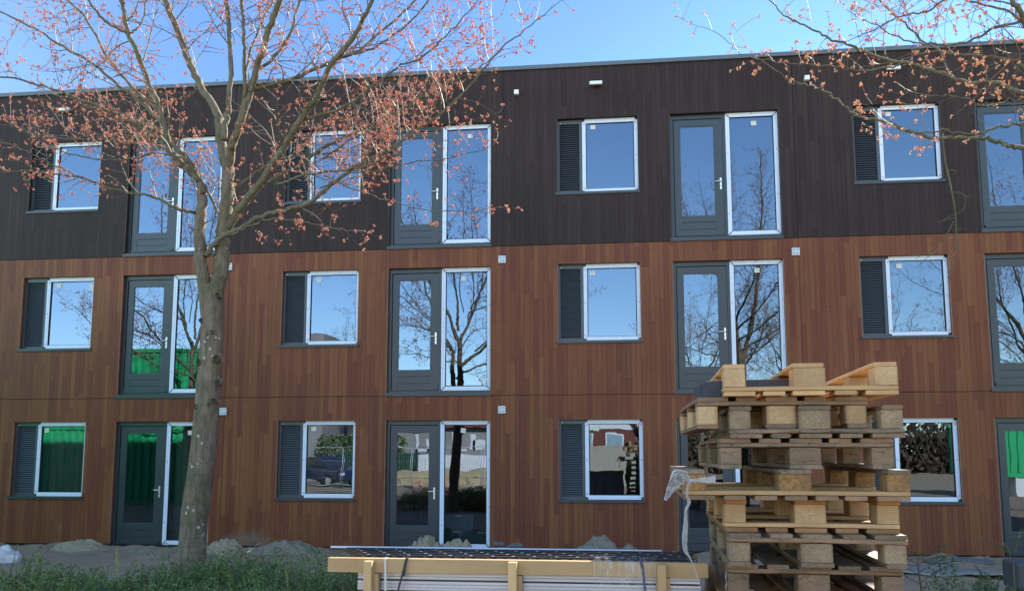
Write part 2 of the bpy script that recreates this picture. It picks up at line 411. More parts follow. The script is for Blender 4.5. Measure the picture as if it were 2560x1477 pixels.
b.build('floor_slab', bld)
b = MB()
for k in range(-1, 6): b.box((U * k - 1.15, REV + 0.23, -0.18), (U * k - 1.03, 6.98, 9.2), M['plaster'])
b.build('partition', bld)
b = MB(); b.box((X0 - 0.2, 7.0, -0.3), (X1 + 0.2, 7.25, ROOF - 0.08), M['wood'])
b.box((X0 - 0.2, 0.0, -0.3), (X0, 7.0, ROOF - 0.08), M['wood']); b.box((X1, 0.0, -0.3), (X1 + 0.2, 7.0, ROOF - 0.08), M['wood'])
b.build('outer_wall', bld)
b = MB(); b.box((X0, 0.35, 9.2), (X1, 7.2, 9.36), M['coping']); b.build('roof', bld)
b = MB(); b.box((X0, 0.03, -0.32), (X1, REV + 0.08, BASE - 0.012), M['dark_gap']); b.build('plinth', bld)

# --- shared meshes of the window parts, local origin = lower left corner of the opening
def small_window_meshes():
    d = {}; w_, h_ = WW, WT - WB; y = REV
    lx = 0.50                                                 # louver width
    b = MB(); fm = M['louver']
    b.box((0.0, y, 0), (0.052, y + 0.07, h_), fm); b.box((lx - 0.05, y, 0), (lx, y + 0.07, h_), fm)
    b.box((0.052, y, 0), (lx - 0.05, y + 0.07, 0.05), fm); b.box((0.052, y, h_ - 0.085), (lx - 0.05, y + 0.07, h_ - 0.0), fm)
    b.box((0.06, y + 0.06, 0.05), (lx - 0.06, y + 0.075, h_ - 0.09), M['dark_gap'])
    b.box((0.055, y - 0.002, h_ - 0.062), (0.088, y, h_ - 0.05), M['sticker'])
    d['louver'] = b.mesh('louver')
    b = MB(); n = 31; z0, z1 = 0.055, h_ - 0.09; st = (z1 - z0) / n
    for i in range(n):
        z = z0 + i * st
        b.add([(0.052, y + 0.012, z), (lx - 0.05, y + 0.012, z), (lx - 0.05, y + 0.026, z + st * 0.55), (0.052, y + 0.026, z + st * 0.55),
               (lx - 0.05, y + 0.055, z + st * 0.7), (0.052, y + 0.055, z + st * 0.7)],
              [(0, 1, 2, 3), (3, 2, 4, 5)], fm)
    d['slats'] = b.mesh('slats')
    # window frame
    a = lx + 0.004; t = 0.078; b = MB(); f = M['frame']
    b.box((a, y + 0.004, 0), (a + t, y + 0.08, h_), f); b.box((w_ - t, y + 0.004, 0), (w_, y + 0.08, h_), f)
    b.box((a + t, y + 0.004, 0), (w_ - t, y + 0.08, t), f); b.box((a + t, y + 0.004, h_ - t), (w_ - t, y + 0.08, h_), f)
    b.box((a + t, y + 0.02, t), (a + t + 0.012, y + 0.05, h_ - t), M['dark_gap']); b.box((w_ - t - 0.012, y + 0.02, t), (w_ - t, y + 0.05, h_ - t), M['dark_gap'])
    b.box((a + t + 0.012, y + 0.02, t), (w_ - t - 0.012, y + 0.05, t + 0.012), M['dark_gap']); b.box((a + t + 0.012, y + 0.02, h_ - t - 0.014), (w_ - t - 0.012, y + 0.05, h_ - t), M['dark_gap'])
    d['window_frame'] = b.mesh('window_frame')
    b = MB(); b.box((a + t + 0.004, y + 0.028, t + 0.004), (w_ - t - 0.004, y + 0.034, h_ - t - 0.004), M['glass'])
    me = MB(); me.add([(a + t + 0.004, y + 0.03, t + 0.004), (w_ - t - 0.004, y + 0.03, t + 0.004), (w_ - t - 0.004, y + 0.03, h_ - t - 0.004), (a + t + 0.004, y + 0.03, h_ - t - 0.004)], [(0, 1, 2, 3)], M['glass'])
    d['pane'] = me.mesh('pane')
    # white tape: two ribs per side, stopping short of the corners
    b = MB(); m = M['film']
    for (q0, q1, off, dep) in ((0.004, 0.040, 0.050, 0.012), (0.041, t - 0.004, 0.072, 0.006)):
        b.box((a + q0, y - dep, off), (a + q1, y + 0.004, h_ - off), m)
        b.box((w_ - q1, y - dep, off), (w_ - q0, y + 0.004, h_ - off), m)
    for (q0, q1, off, dep) in ((0.002, 0.040, 0.055, 0.013), (0.041, t + 0.002, 0.034, 0.006)):
        b.box((a + off, y - dep, q0), (w_ - off, y + 0.004, q1), m)
        b.box((a + off, y - dep, h_ - q1), (w_ - off, y + 0.004, h_ - q0), m)
    def dot(x, z):
        b.box((x - 0.008, y - 0.017, z - 0.009), (x + 0.008, y - 0.012, z + 0.009), M['red'])
    for z in (0.11, 0.75, h_ - 0.11): dot(a + 0.035, z); dot(w_ - 0.035, z)
    d['tape'] = b.mesh('protective_tape')
    b = MB(); b.box((-0.026, -0.036, -0.052), (w_ + 0.022, REV, -0.002), f); d['sill'] = b.mesh('sill')
    return d
SW = small_window_meshes()
TW = WW - 0.504
def sticker_at(x, z, parent, s=0.1, h=0.085, rot=0.05):
    b = MB(); b.box((-s / 2, 0, -h / 2), (s / 2, 0.002, h / 2), M['sticker'])
    o = b.build('sticker', parent, (x, REV + 0.022, z), (0, rot, 0)); return o

DW, DH = D1 - D0, DT - DB
def door_meshes():
    d = {}; y = REV; f = M['frame']; b = MB(); zs = 0.078
    xm0, xm1 = 1.035, 1.082                                        # mullion
    b.box((0, y, zs), (0.07, y + 0.08, DH), f); b.box((xm0, y, zs), (xm1, y + 0.08, DH), f)
    b.box((0.07, y, DH - 0.085), (xm0, y + 0.08, DH), f); b.box((0.07, y, zs), (xm0, y + 0.08, zs + 0.035), f)
    b.box((0.07, y + 0.03, zs + 0.035), (0.085, y + 0.08, DH - 0.085), M['dark_gap'])
    b.box((0.085, y + 0.03, DH - 0.1), (xm0, y + 0.08, DH - 0.085), M['dark_gap'])
    d['door_frame'] = b.mesh('door_frame')
    # leaf
    b = MB(); lx0, lx1, lz0, lz1 = 0.088, xm0 - 0.004, zs + 0.038, DH - 0.102; yl = y + 0.012
    gx0, gx1, gz0, gz1 = 0.205, 0.868, 0.52, lz1 - 0.125
    b.box((lx0, yl, lz0), (gx0, yl + 0.055, lz1), f); b.box((gx1, yl, lz0), (lx1, yl + 0.055, lz1), f)
    b.box((gx0, yl, gz1), (gx1, yl + 0.055, lz1), f)
    for q0, q1 in ((0.40, gz0), (0.262, 0.392), (lz0, 0.254)): b.box((gx0, yl + (0.006 if q0 < 0.39 else 0), q0), (gx1, yl + 0.055, q1), f)
    b.box((gx0, yl + 0.016, 0.25), (gx1, yl + 0.05, 0.404), M['dark_gap'])
    b.box((lx0 + 0.01, yl - 0.03, lz0 + 0.004), (lx1 - 0.01, yl, lz0 + 0.05), f)      # weather bar
    for q in (gx0 + 0.08, gx1 - 0.08): b.box((q - 0.014, yl - 0.002, gz0 - 0.03), (q + 0.014, yl, gz0 - 0.023), M['dark_gap'])
    t = 0.013
    for bx in (((gx0, yl + 0.01, gz0), (gx0 + t, yl + 0.04, gz1)), ((gx1 - t, yl + 0.01, gz0), (gx1, yl + 0.04, gz1)),
               ((gx0 + t, yl + 0.01, gz0), (gx1 - t, yl + 0.04, gz0 + t)), ((gx0 + t, yl + 0.01, gz1 - t), (gx1 - t, yl + 0.04, gz1))): b.box(*bx, M['louver'])
    d['leaf'] = b.mesh('door')
    b = MB(); b.add([(gx0 + t, yl + 0.02, gz0 + t), (gx1 - t, yl + 0.02, gz0 + t), (gx1 - t, yl + 0.02, gz1 - t), (gx0 + t, yl + 0.02, gz1 - t)], [(0, 1, 2, 3)], M['glass'])
    d['pane'] = b.mesh('pane')
    # handle
    b = MB(); hx, hz = 0.972, 1.155; st = M['steel']; n = 8
    pl = [(hx + 0.016 * math.cos(a), hz + s * 0.10 + 0.016 * math.sin(a)) for s, a0 in ((1, 0), (-1, math.pi)) for a in [a0 + math.pi * i / n for i in range(n + 1)]]
    b.prism(pl, yl - 0.012, yl, st)
    b.tube([(hx, yl - 0.01, hz + 0.035), (hx, yl - 0.05, hz + 0.035)], 0.010, 8, st)
    b.tube([(hx + 0.004, yl - 0.048, hz + 0.035), (hx - 0.05, yl - 0.052, hz + 0.038), (hx - 0.115, yl - 0.046, hz + 0.035)], [0.011, 0.0105, 0.009], 8, st)
    b.tube([(hx, yl - 0.014, hz - 0.045), (hx, yl - 0.02, hz - 0.045)], 0.0085, 8, M['dark_gap'])
    d['handle'] = b.mesh('handle')
    # tall window
    b = MB(); a = xm1; t = 0.085; w_ = DW
    b.box((a, y + 0.004, zs), (a + t, y + 0.08, DH), f); b.box((w_ - t, y + 0.004, zs), (w_, y + 0.08, DH), f)
    b.box((a + t, y + 0.004, zs), (w_ - t, y + 0.08, zs + 0.12), f); b.box((a + t, y + 0.004, DH - t), (w_ - t, y + 0.08, DH), f)
    g0, g1, h0, h1 = a + t, w_ - t, zs + 0.12, DH - t; s = 0.012
    for bx in (((g0, y + 0.02, h0), (g0 + s, y + 0.05, h1)), ((g1 - s, y + 0.02, h0), (g1, y + 0.05, h1)), ((g0 + s, y + 0.02, h0), (g1 - s, y + 0.05, h0 + s)), ((g0 + s, y + 0.02, h1 - s), (g1 - s, y + 0.05, h1))): b.box(*bx, M['dark_gap'])
    d['tall_frame'] = b.mesh('window_frame')
    b = MB(); b.add([(g0 + s, y + 0.03, h0 + s), (g1 - s, y + 0.03, h0 + s), (g1 - s, y + 0.03, h1 - s), (g0 + s, y + 0.03, h1 - s)], [(0, 1, 2, 3)], M['glass'])
    d['tall_pane'] = b.mesh('pane')
    b = MB(); m = M['film']; e = 0.006; c = 0.012                    # mitred strips
    o0, o1, p0, p1 = a + e, w_ - e, zs + 0.035, DH - e
    for q0, q1, dep in ((0.0, 0.036, 0.012), (0.038, 0.078, 0.006)):
        y0, y1 = y - dep, y + 0.004
        b.prism([(o0 + q0, p0 + q0 + c), (o0 + q1, p0 + q1 + c), (o0 + q1, p1 - q1 - c), (o0 + q0, p1 - q0 - c)], y0, y1, m)
        b.prism([(o1 - q1, p0 + q1 + c), (o1 - q0, p0 + q0 + c), (o1 - q0, p1 - q0 - c), (o1 - q1, p1 - q1 - c)], y0, y1, m)
        b.prism([(o0 + q0 + c, p0 + q0), (o1 - q0 - c, p0 + q0), (o1 - q1 - c, p0 + q1), (o0 + q1 + c, p0 + q1)], y0, y1, m)
        b.prism([(o0 + q1 + c, p1 - q1), (o1 - q1 - c, p1 - q1), (o1 - q0 - c, p1 - q0), (o0 + q0 + c, p1 - q0)], y0, y1, m)
    for (x, z) in ((o0 + 0.03, 0.55), (o0 + 0.03, 1.75), (o1 - 0.03, 0.9), (o1 - 0.03, 1.8), ((o0 + o1) / 2, p1 - 0.02), (o0 + 0.045, p0 + 0.03)):
        b.box((x - 0.008, y - 0.017, z - 0.009), (x + 0.008, y - 0.012, z + 0.009), M['red'])
    d['tall_tape'] = b.mesh('protective_tape')
    b = MB(); b.box((-0.026, -0.036, 0.0), (w_ + 0.016, REV, zs - 0.03), f); b.box((0, 0.0, zs - 0.03), (w_, y + 0.08, zs), f)
    d['sill'] = b.mesh('sill')
    return d
DMs = door_meshes()
for r in range(3):
    for k in KS:
        p = (wx(k), 0, WB + row(r))
        lo = link('louver', SW['louver'], bld, p); link('slats', SW['slats'], lo)
        wf = link('window', SW['window_frame'], bld, p)
        link('pane', SW['pane'], wf); link('protective_tape', SW['tape'], wf)
        sticker_at(0.72 + rnd.uniform(-0.05, 0.05), WT - WB - 0.17 + rnd.uniform(-0.02, 0.02), wf, 0.10, 0.085, rnd.uniform(-0.12, 0.12))
        if (k, r) == (0, 1): sticker_at(1.48, WT - WB - 0.22, wf, 0.09, 0.13, 0.02)
        link('sill', SW['sill'], bld, p)
        p = (dx(k) + D0, 0, DB + row(r))
        if r == 0 and k == 0: pass
        link('door_frame', DMs['door_frame'], bld, p)
        lf = link('door', DMs['leaf'], bld, p); link('pane', DMs['pane'], lf); link('handle', DMs['handle'], lf)
        tf = link('window', DMs['tall_frame'], bld, p); link('pane', DMs['tall_pane'], tf); link('protective_tape', DMs['tall_tape'], tf)
        sticker_at(1.60 + rnd.uniform(-0.1, 0.06), DH - 0.2 + rnd.uniform(-0.03, 0.02), tf, 0.1, 0.09, rnd.uniform(-0.1, 0.1))
        link('sill', DMs['sill'], bld, p)
# curtain behind the leftmost ground floor units
def curtain(x0, x1, z0, z1, y):
    b = MB(); n = int((x1 - x0) / 0.02); vs = []
    for i in range(n + 1):
        x = x0 + (x1 - x0) * i / n
        yy = y + 0.035 * math.sin(i * 0.9 + 1.5 * math.sin(i * 0.13))
        vs += [(x, yy, z0), (x, yy, z1)]
    b.add(vs, [(2 * i, 2 * i + 2, 2 * i + 3, 2 * i + 1) for i in range(n)], M['curtain'], True)
    b.build('curtain', bld)
curtain(dx(0) + D0 + 1.12, dx(0) + D1 + 0.3, -0.1, 2.3, 0.42); curtain(-0.1, 1.7, 0.5, 2.3, 0.42)
# bracket plates, wall lamps, sensors
b = MB(); b.box((-0.072, -0.03, -0.072), (0.072, 0, 0.072), M['zinc'])
for sx in (-0.034, 0.034):
    for sz in (-0.036, 0.036):
        b.box((sx - 0.016, -0.032, sz - 0.006), (sx + 0.016, -0.029, sz + 0.006), M['dark_gap'])
b.tube([(0, -0.03, 0), (0, -0.045, 0)], 0.008, 6, M['zinc'])
pm = b.mesh('bracket_plate')
for k in KS:
    for z in (J2 - 0.27, J1 - 0.28): link('bracket_plate', pm, bld, (dx(k) + D1 + 0.225, -0.005, z))
b = MB(); b.box((-0.03, -0.07, -0.02), (0.03, 0, 0.02), M['dark_gap']); b.box((-0.125, -0.135, -0.035), (0.125, -0.07, 0.035), M['lamp_white'])
lm = b.mesh('wall_lamp')
b = MB(); b.box((-0.045, -0.09, -0.045), (0.045, 0.0, 0.045), M['lamp_white'])
sm = b.mesh('sensor_box')
for k in KS:
    bevel(link('wall_lamp', lm, bld, (at(1490, 214, 16.18).x + U * (k - 2), -0.012, at(1490, 214, 16.18).z)), 0.012)
    q = at(1292, 235, 16.18); link('sensor_box', sm, bld, (q.x + U * (k - 2), -0.012, q.z))
# ------------------------------------------------------------------ crates stored inside behind the tall window
M['teal'] = simple('teal_plastic', (0.05, 0.11, 0.14), 0.5)
def storage_crate(x, y, z, lab):
    o = empty('storage_crate', (x, y, z)); b = MB()
    b.box((-0.28, -0.19, 0), (0.28, 0.19, 0.26), M['teal'])
    for q in range(7): b.box((-0.26 + q * 0.08, -0.2, 0.02), (-0.245 + q * 0.08, -0.19, 0.25), M['teal'])
    b.build('crate_body', o)
    b = MB(); b.box((-0.3, -0.21, 0.261), (0.3, 0.21, 0.31), M['teal']); b.box((-0.07, -0.225, 0.27), (0.07, -0.21, 0.295), M['sticker']); b.build('lid', o)
    tag(o, lab, 'crate', 'storage crates behind the tall ground floor window')
storage_crate(dx(1) + D0 + 1.35, 0.75, -0.18, 'teal plastic storage crate inside the tall ground floor window, further left under the smaller stack')
storage_crate(dx(1) + D0 + 1.38, 0.76, 0.131, 'teal plastic storage crate lying on top of the other crate inside the tall window')
storage_crate(dx(1) + D0 + 1.86, 0.62, -0.18, 'single teal storage crate inside the tall window by its right frame')

# ------------------------------------------------------------------ pallets
M['new_board'] = timber('new_pine', (0.60, 0.385, 0.19), (0.47, 0.275, 0.12), (0.36, 0.19, 0.08))
M['mid_board'] = timber('brown_pine', (0.33, 0.21, 0.125), (0.22, 0.13, 0.073), (0.12, 0.075, 0.045), 0.3)
M['old_board'] = timber('weathered_pine', (0.30, 0.205, 0.13), (0.19, 0.127, 0.078), (0.095, 0.065, 0.042), 0.75, green=0.35)
M['red_board'] = timber('resinous_pine', (0.42, 0.21, 0.09), (0.30, 0.135, 0.055), (0.22, 0.10, 0.045))
M['new_block'] = chipboard('pressed_chip_block', (0.55, 0.375, 0.20), (0.44, 0.28, 0.14), (0.38, 0.22, 0.10))
M['osb_block'] = chipboard('coarse_chip_block', (0.36, 0.21, 0.085), (0.22, 0.115, 0.045), (0.16, 0.09, 0.04), 90.0)
M['grey_block'] = chipboard('weathered_chip_block', (0.33, 0.24, 0.145), (0.23, 0.16, 0.095), (0.14, 0.10, 0.062))
M['log_block'] = timber('cracked_timber_block', (0.30, 0.20, 0.12), (0.19, 0.122, 0.072), (0.10, 0.068, 0.043), 0.95, 0.5)

def board(L, W, T, jit=0.002, warp=0.003, chip=0.0):
    """a sawn board, length along X, origin at its centre; slightly bowed, edges chipped"""
    b = MB(); n = 8; secs = []
    for i in range(n + 1):
        x = -L / 2 + L * i / n
        wz = warp * math.sin(3.1 * i / n + rnd.uniform(0, 0.3)); e = rnd.uniform(-jit, jit)
        c = 0.002 + (rnd.uniform(0, chip) if chip and rnd.random() < 0.35 else 0)
        sec = [(-W / 2 + c, -T / 2), (W / 2 - c, -T / 2), (W / 2, -T / 2 + c), (W / 2, T / 2 - c), (W / 2 - c, T / 2), (-W / 2 + c, T / 2), (-W / 2, T / 2 - c), (-W / 2, -T / 2 + c)]
        ex = (rnd.uniform(0, jit) if i in (0, n) else 0) * (1 if i == 0 else -1)
        secs += [(x + ex, yy + e, zz + wz) for yy, zz in sec]
    f = []
    for i in range(n):
        for k in range(8):
            k2 = (k + 1) % 8; f.append((i * 8 + k, (i + 1) * 8 + k, (i + 1) * 8 + k2, i * 8 + k2))
    f += [list(range(8)), list(range(n * 8 + 7, n * 8 - 1, -1))]
    f = [q[::-1] for q in f]
    b.add(secs, f); return b
def block(a, c, h, round_=0.006):
    b = MB(); r = round_ + rnd.uniform(0, 0.004); n = 3; pts = []
    for sx, sy, a0 in ((1, 1, 0), (-1, 1, 90), (-1, -1, 180), (1, -1, 270)):
        for i in range(n + 1):
            t = R(a0 + 90 * i / n); pts.append((sx * (a / 2 - r) + r * math.cos(t), sy * (c / 2 - r) + r * math.sin(t)))
    m = len(pts); j = lambda: rnd.uniform(-0.0015, 0.0015)
    vs = [(x + j(), y + j(), -h / 2) for x, y in pts] + [(x + j(), y + j(), h / 2) for x, y in pts]
    b.add(vs, [[(i + 1) % m, (i + 1) % m + m, i + m, i][::-1] for i in range(m)] + [list(range(m))[::-1], list(range(m, 2 * m))])
    return b
def pallet(label, loc, yaw, W, L, mats, inverted=False, Ht=0.144, n_top=5, rx=0.0, ry=0.0, group='pallets stacked in one pile', skew=0.0):
    """front (short) side along X facing -Y, length L along +Y; origin at the base centre of the front edge"""
    o = empty('pallet', loc, (rx, ry, yaw)); tag(o, label, 'pallet', group)
    t = 0.021; bh = Ht - 3 * t - 0.001
    deck, cross, blk, skid = mats
    def zz(z): return Ht - z if inverted else z
    def put(name, b, m, p, along_y=False):
        ob = b.build(name, o, (p[0] + rnd.uniform(-.002, .002), p[1] + rnd.uniform(-.004, .004), zz(p[2])), (0, 0, (math.pi / 2 if along_y else 0) + R(rnd.uniform(-0.4, 0.4))), M[m]); return ob
    chip = 0.010 if 'old' in deck else 0.003
    bwid = [0.145] + [0.1] * (n_top - 2) + [0.145]
    if n_top == 5: bwid = [0.145, 0.1, 0.145, 0.1, 0.145]
    gap = (W - sum(bwid)) / (n_top - 1); x = -W / 2
    for wd in bwid:
        put('deck_board', board(L, wd - 0.002, t - 0.0015, warp=0.002, chip=chip), deck if rnd.random() > 0.2 else ('old_board' if 'old' in deck else deck), (x + wd / 2, L / 2, Ht - t / 2), True); x += wd + gap
    bx = (-W / 2 + 0.05, 0.0, W / 2 - 0.05); bw = (0.1, 0.145, 0.1)
    if W > 1: bw = (0.145, 0.145, 0.145); bx = (-W / 2 + 0.0725, 0, W / 2 - 0.0725)
    bl = 0.145 if L > 0.9 else 0.1
    for j, y in enumerate((bl / 2, L / 2, L - bl / 2)):
        put('stringer_board', board(W, bl - 0.003, t - 0.0015, warp=0.002, chip=chip), cross, (0, y, Ht - 1.5 * t))
        for i in range(3):
            mm = blk if isinstance(blk, str) else blk[(i + j) % len(blk)]
            bb = put('block', block(bw[i] - 0.003, bl - 0.006, bh - 0.0015, 0.018 if blk == 'grey_block' or mm == 'new_block' and label.startswith('upright') else 0.006), mm, (bx[i], y + 0.001, t + bh / 2))
    for i in range(3):
        put('skid', board(L, bw[i] - 0.002, t - 0.0015, warp=0.001, chip=chip), skid, (bx[i], L / 2, t / 2), True)
    return o

ZS = 1.045
def zs_(z): return CAM.z + (z - CAM.z) * ZS
def front(pxl, pxr, D): return (at(pxl, 1135, D).x + at(pxr, 1135, D).x) / 2
D_ = 3.95
base = CAM.y
def place(label, pxl, pxr, D, ztop, Ht=0.144, yaw=0.0, **kw):
    W = kw.pop('W', 0.782); L = kw.pop('L', 1.2); D += 0.17; ztop = zs_(ztop); Ht *= ZS
    if kw.pop('low', None) is not None: Ht = 0.136; ztop = LOWZ
    return pallet(label, (front(pxl, pxr, D), base + D, ztop - Ht), R(yaw), W, L, kw.pop('mats'), Ht=Ht, **kw)
OLD = ('old_board', 'old_board', 'log_block', 'old_board')
place('upside-down pallet in fresh yellow pine on the very top of the pile', 1815, 2254, 3.86, 2.031, yaw=-2.5, inverted=True, mats=('new_board', 'new_board', 'new_block', 'new_board'))
place('upright pallet with pale blocks shifted left, second from the top', 1746, 2177, 3.93, 1.886, yaw=-0.5, mats=('mid_board', 'mid_board', 'new_block', 'mid_board'))
place('upside-down mossy grey pallet whose round blocks nest between those of the pallet above', 1824, 2268, 3.88, 1.842, yaw=-2.0, inverted=True, mats=('old_board', 'old_board', 'grey_block', 'old_board'))
place('upright dark weathered pallet with cracked blocks right under the mossy one', 1796, 2239, 3.90, 1.697, Ht=0.136, yaw=-1.0, mats=('mid_board', 'old_board', 'log_block', 'old_board'))
place('wide pallet with coarse orange chip blocks holding the knotted white film', 1712, 2268, 3.84, 1.560, Ht=0.134, yaw=-0.8, W=1.0, L=1.2, n_top=7, inverted=True, mats=('mid_board', 'new_board', 'osb_block', 'old_board'))
p6 = place('clean upside-down pallet with pale blocks just below the wide one', 1810, 2238, 3.93, 1.424, yaw=-2.2, inverted=True, mats=('red_board', 'new_board', 'new_block', 'red_board'))
place('upright grey pallet with smooth chip blocks under the clean upside-down pallet', 1813, 2260, 3.86, 1.280, Ht=0.142, yaw=-2.0, mats=('old_board', 'mid_board', 'grey_block', 'old_board'))
p8 = place('upright old pallet with split timber blocks and a torn white tag', 1810, 2244, 3.94, 1.137, yaw=-2.6, mats=('old_board', 'mid_board', 'log_block', 'old_board'))
place('pallet with reddish boards cut off by the bottom edge of the picture', 1795, 2232, 3.92, 0.993, yaw=-2.0, mats=('red_board', 'mid_board', 'log_block', 'red_board'))
LOWL = ['first grey pallet under the one with reddish boards', 'second grey pallet under the one with reddish boards', 'third grey pallet under the one with reddish boards', 'fourth grey pallet under the one with reddish boards', 'grey pallet resting on the lowest pallet of the pile', 'lowest pallet of the pile, lying on the ground']
for i in range(6):
    z = 0.0; LOWZ = zs_(0.993) - 0.144 * ZS - 0.136 * i
    place(LOWL[i], 1803 + rnd.uniform(-12, 12), 2238, 3.9 + rnd.uniform(-.04, .04), z, low=1, yaw=rnd.uniform(-4, 2), mats=OLD)
# ring stamp on the left side of the front left block
b = MB(); n = 26
for k in range(n):
    if 20 < k < 24: continue
    a0, a1 = 6.283 * k / n, 6.283 * (k + 0.9) / n
    for ra, rb_ in ((0.021, 0.025),):
        b.add([(0, math.cos(a0) * ra, math.sin(a0) * ra), (0, math.cos(a1) * ra, math.sin(a1) * ra), (0, math.cos(a1) * rb_, math.sin(a1) * rb_), (0, math.cos(a0) * rb_, math.sin(a0) * rb_)], [(3, 2, 1, 0)], M['dark_gap'])
b.build('stamp', p6, (-0.782 / 2 - 0.003, 0.075, 0.088))
# the torn tag stapled to the left front block
M['paper'] = simple('torn_paper', (0.62, 0.62, 0.58), 0.8, var=0.2, scale=60)
M['film_clear'] = None
def stretch_film():
    m, N, fin, t = nodes('stretch_film')
    tc = N('TexCoord')
    n = N('TexNoise', {'Vector': N('VectorMath', {0: tc.outputs['Object'], 1: (90.0, 90.0, 14.0)}, operation='MULTIPLY').outputs[0], 'Scale': 1.0, 'Detail': 5.0, 'Roughness': 0.7})
    f = N('MapRange', {0: n.outputs[0], 1: 0.3, 2: 0.5, 3: 0.82, 4: 1.0}).outputs[0]
    p = N('BsdfPrincipled', {'Base Color': (0.66, 0.63, 0.62, 1), 'Roughness': 0.45, 'Specular IOR Level': 0.6})
    tl = N('BsdfTranslucent', {'Color': (0.7, 0.7, 0.72, 1)})
    mx = N('MixShader', {0: 0.4, 1: p.outputs[0], 2: tl.outputs[0]})
    tr = N('BsdfTransparent', {})
    fin(N('MixShader', {0: f, 1: tr.outputs[0], 2: mx.outputs[0]}).outputs[0]); return m
M['film_clear'] = stretch_film()
b = MB(); n = 10; vs = []
for i in range(n + 1):
    z = 0.115 - 0.125 * i / n; q = 0.003 * math.sin(i * 1.7); ww = 0.008 + 0.006 * rnd.random()
    vs += [(-0.396 + q, 0.045 - ww + q * 2, z), (-0.396 + q, 0.045 + ww, z)]
b.add(vs, [(2 * i, 2 * i + 1, 2 * i + 3, 2 * i + 2) for i in range(n)], M['paper']); b.build('tag', p8)

# knotted stretch film on the wide pallet
fo = tag(empty('film_wrap', (at(1726, 1200, 3.94))), 'crumpled white stretch film knotted round the wide pallet with a long hanging tail', 'film')
def ribbon(path, widths, fold=0.3, nseg=6, seed=0, par=None, name='film'):
    P = cr(path, 8); r = random.Random(seed); b = MB(); nW = 12; vs = []
    for i, p in enumerate(P):
        t = i / (len(P) - 1) * (len(widths) - 1); a = int(min(t, len(widths) - 2)); wd = widths[a] + (widths[a + 1] - widths[a]) * (t - a)
        d = (P[min(i + 1, len(P) - 1)] - P[max(i - 1, 0)]).normalized()
        s = d.cross(Vector((0, 1, 0)));
        if s.length < 0.05: s = Vector((1, 0, 0))
        s.normalize()
        for k in range(nW + 1):
            q = k / nW - 0.5
            ff = fold * wd * (math.sin(k * 2.2 + i * 0.15 + seed) * 0.5 + noise.noise(Vector((k * 0.9, i * 0.22, seed))) * 0.8)
            vs.append(p + s * (wd * q * (1 + 0.25 * noise.noise(Vector((i * 0.3, seed, k * 0.1))))) + Vector((0, 1, 0)) * ff)
    m = nW + 1
    b.add(vs, [(i * m + k, i * m + k + 1, (i + 1) * m + k + 1, (i + 1) * m + k) for i in range(len(P) - 1) for k in range(nW)], M['film_clear'], True)
    return b.build(name, par)
O_ = fo.location
def F(px, py, D=3.76): return at(px, py, D + 0.16) - O_
ribbon([F(1724, 1200), F(1712, 1192), F(1698, 1196), F(1682, 1212), F(1672, 1232), F(1663, 1250)], [0.012, 0.055, 0.06, 0.045, 0.03, 0.012], 0.5, seed=1, par=fo, name='loose_end')
ribbon([F(1722, 1199), F(1706, 1186), F(1692, 1188), F(1680, 1208), F(1668, 1228)], [0.01, 0.04, 0.05, 0.03, 0.012], 0.6, seed=5, par=fo, name='loose_end')
ribbon([F(1725, 1200, 3.765), F(1745, 1200, 3.79), F(1768, 1198, 3.81), F(1789, 1198, 3.815)], [0.014, 0.016, 0.028, 0.036], 0.25, seed=2, par=fo, name='wrapped_band')
ribbon([F(1726, 1200), F(1718, 1220), F(1718, 1240), F(1723, 1256), F(1715, 1275), F(1714, 1310), F(1711, 1345), F(1713, 1372), F(1720, 1386), F(1728, 1398)],
       [0.014, 0.012, 0.011, 0.016, 0.011, 0.014, 0.022, 0.022, 0.020, 0.008, 0.006], 0.5, seed=3, par=fo, name='hanging_tail')
ribbon([F(1722, 1388), F(1732, 1410), F(1740, 1432), F(1746, 1450)], [0.008, 0.004, 0.006, 0.003], 0.4, seed=4, par=fo, name='hanging_tail')

# concrete kerb stones lying on the second pallet
M['concrete'] = simple('wet_concrete', (0.065, 0.066, 0.072), 0.9, var=0.5, scale=160, bump=0.6)
def kerb(label, pxl, pxr, D, z, L, h, yaw):
    D += 0.17; z = zs_(z) + 0.001; h *= ZS
    x = (at(pxl, 1000, D).x + at(pxr, 1000, D).x) / 2; wd = at(pxr, 1000, D).x - at(pxl, 1000, D).x
    b = MB(); b.box((-wd / 2, 0, 0), (wd / 2, L, h), M['concrete'], 0.001)
    o = b.build('concrete_kerb', None, (x, base + D, z), (0, 0, R(yaw))); bevel(o, 0.005); tag(o, label, 'kerb stone', 'dark concrete stones lying on the pallets')
kerb('dark concrete stone with its end standing left of the top pallet', 1763, 1812, 3.98, 1.887, 0.5, 0.077, 0)
kerb('smaller dark concrete stone peeking out behind the leftmost stone end', 1752, 1764, 4.10, 1.887, 0.35, 0.065, 0)
kerb('long dark concrete slab lying across the deck of the top pallet', 1860, 2000, 4.28, 1.932, 0.3, 0.062, -2)

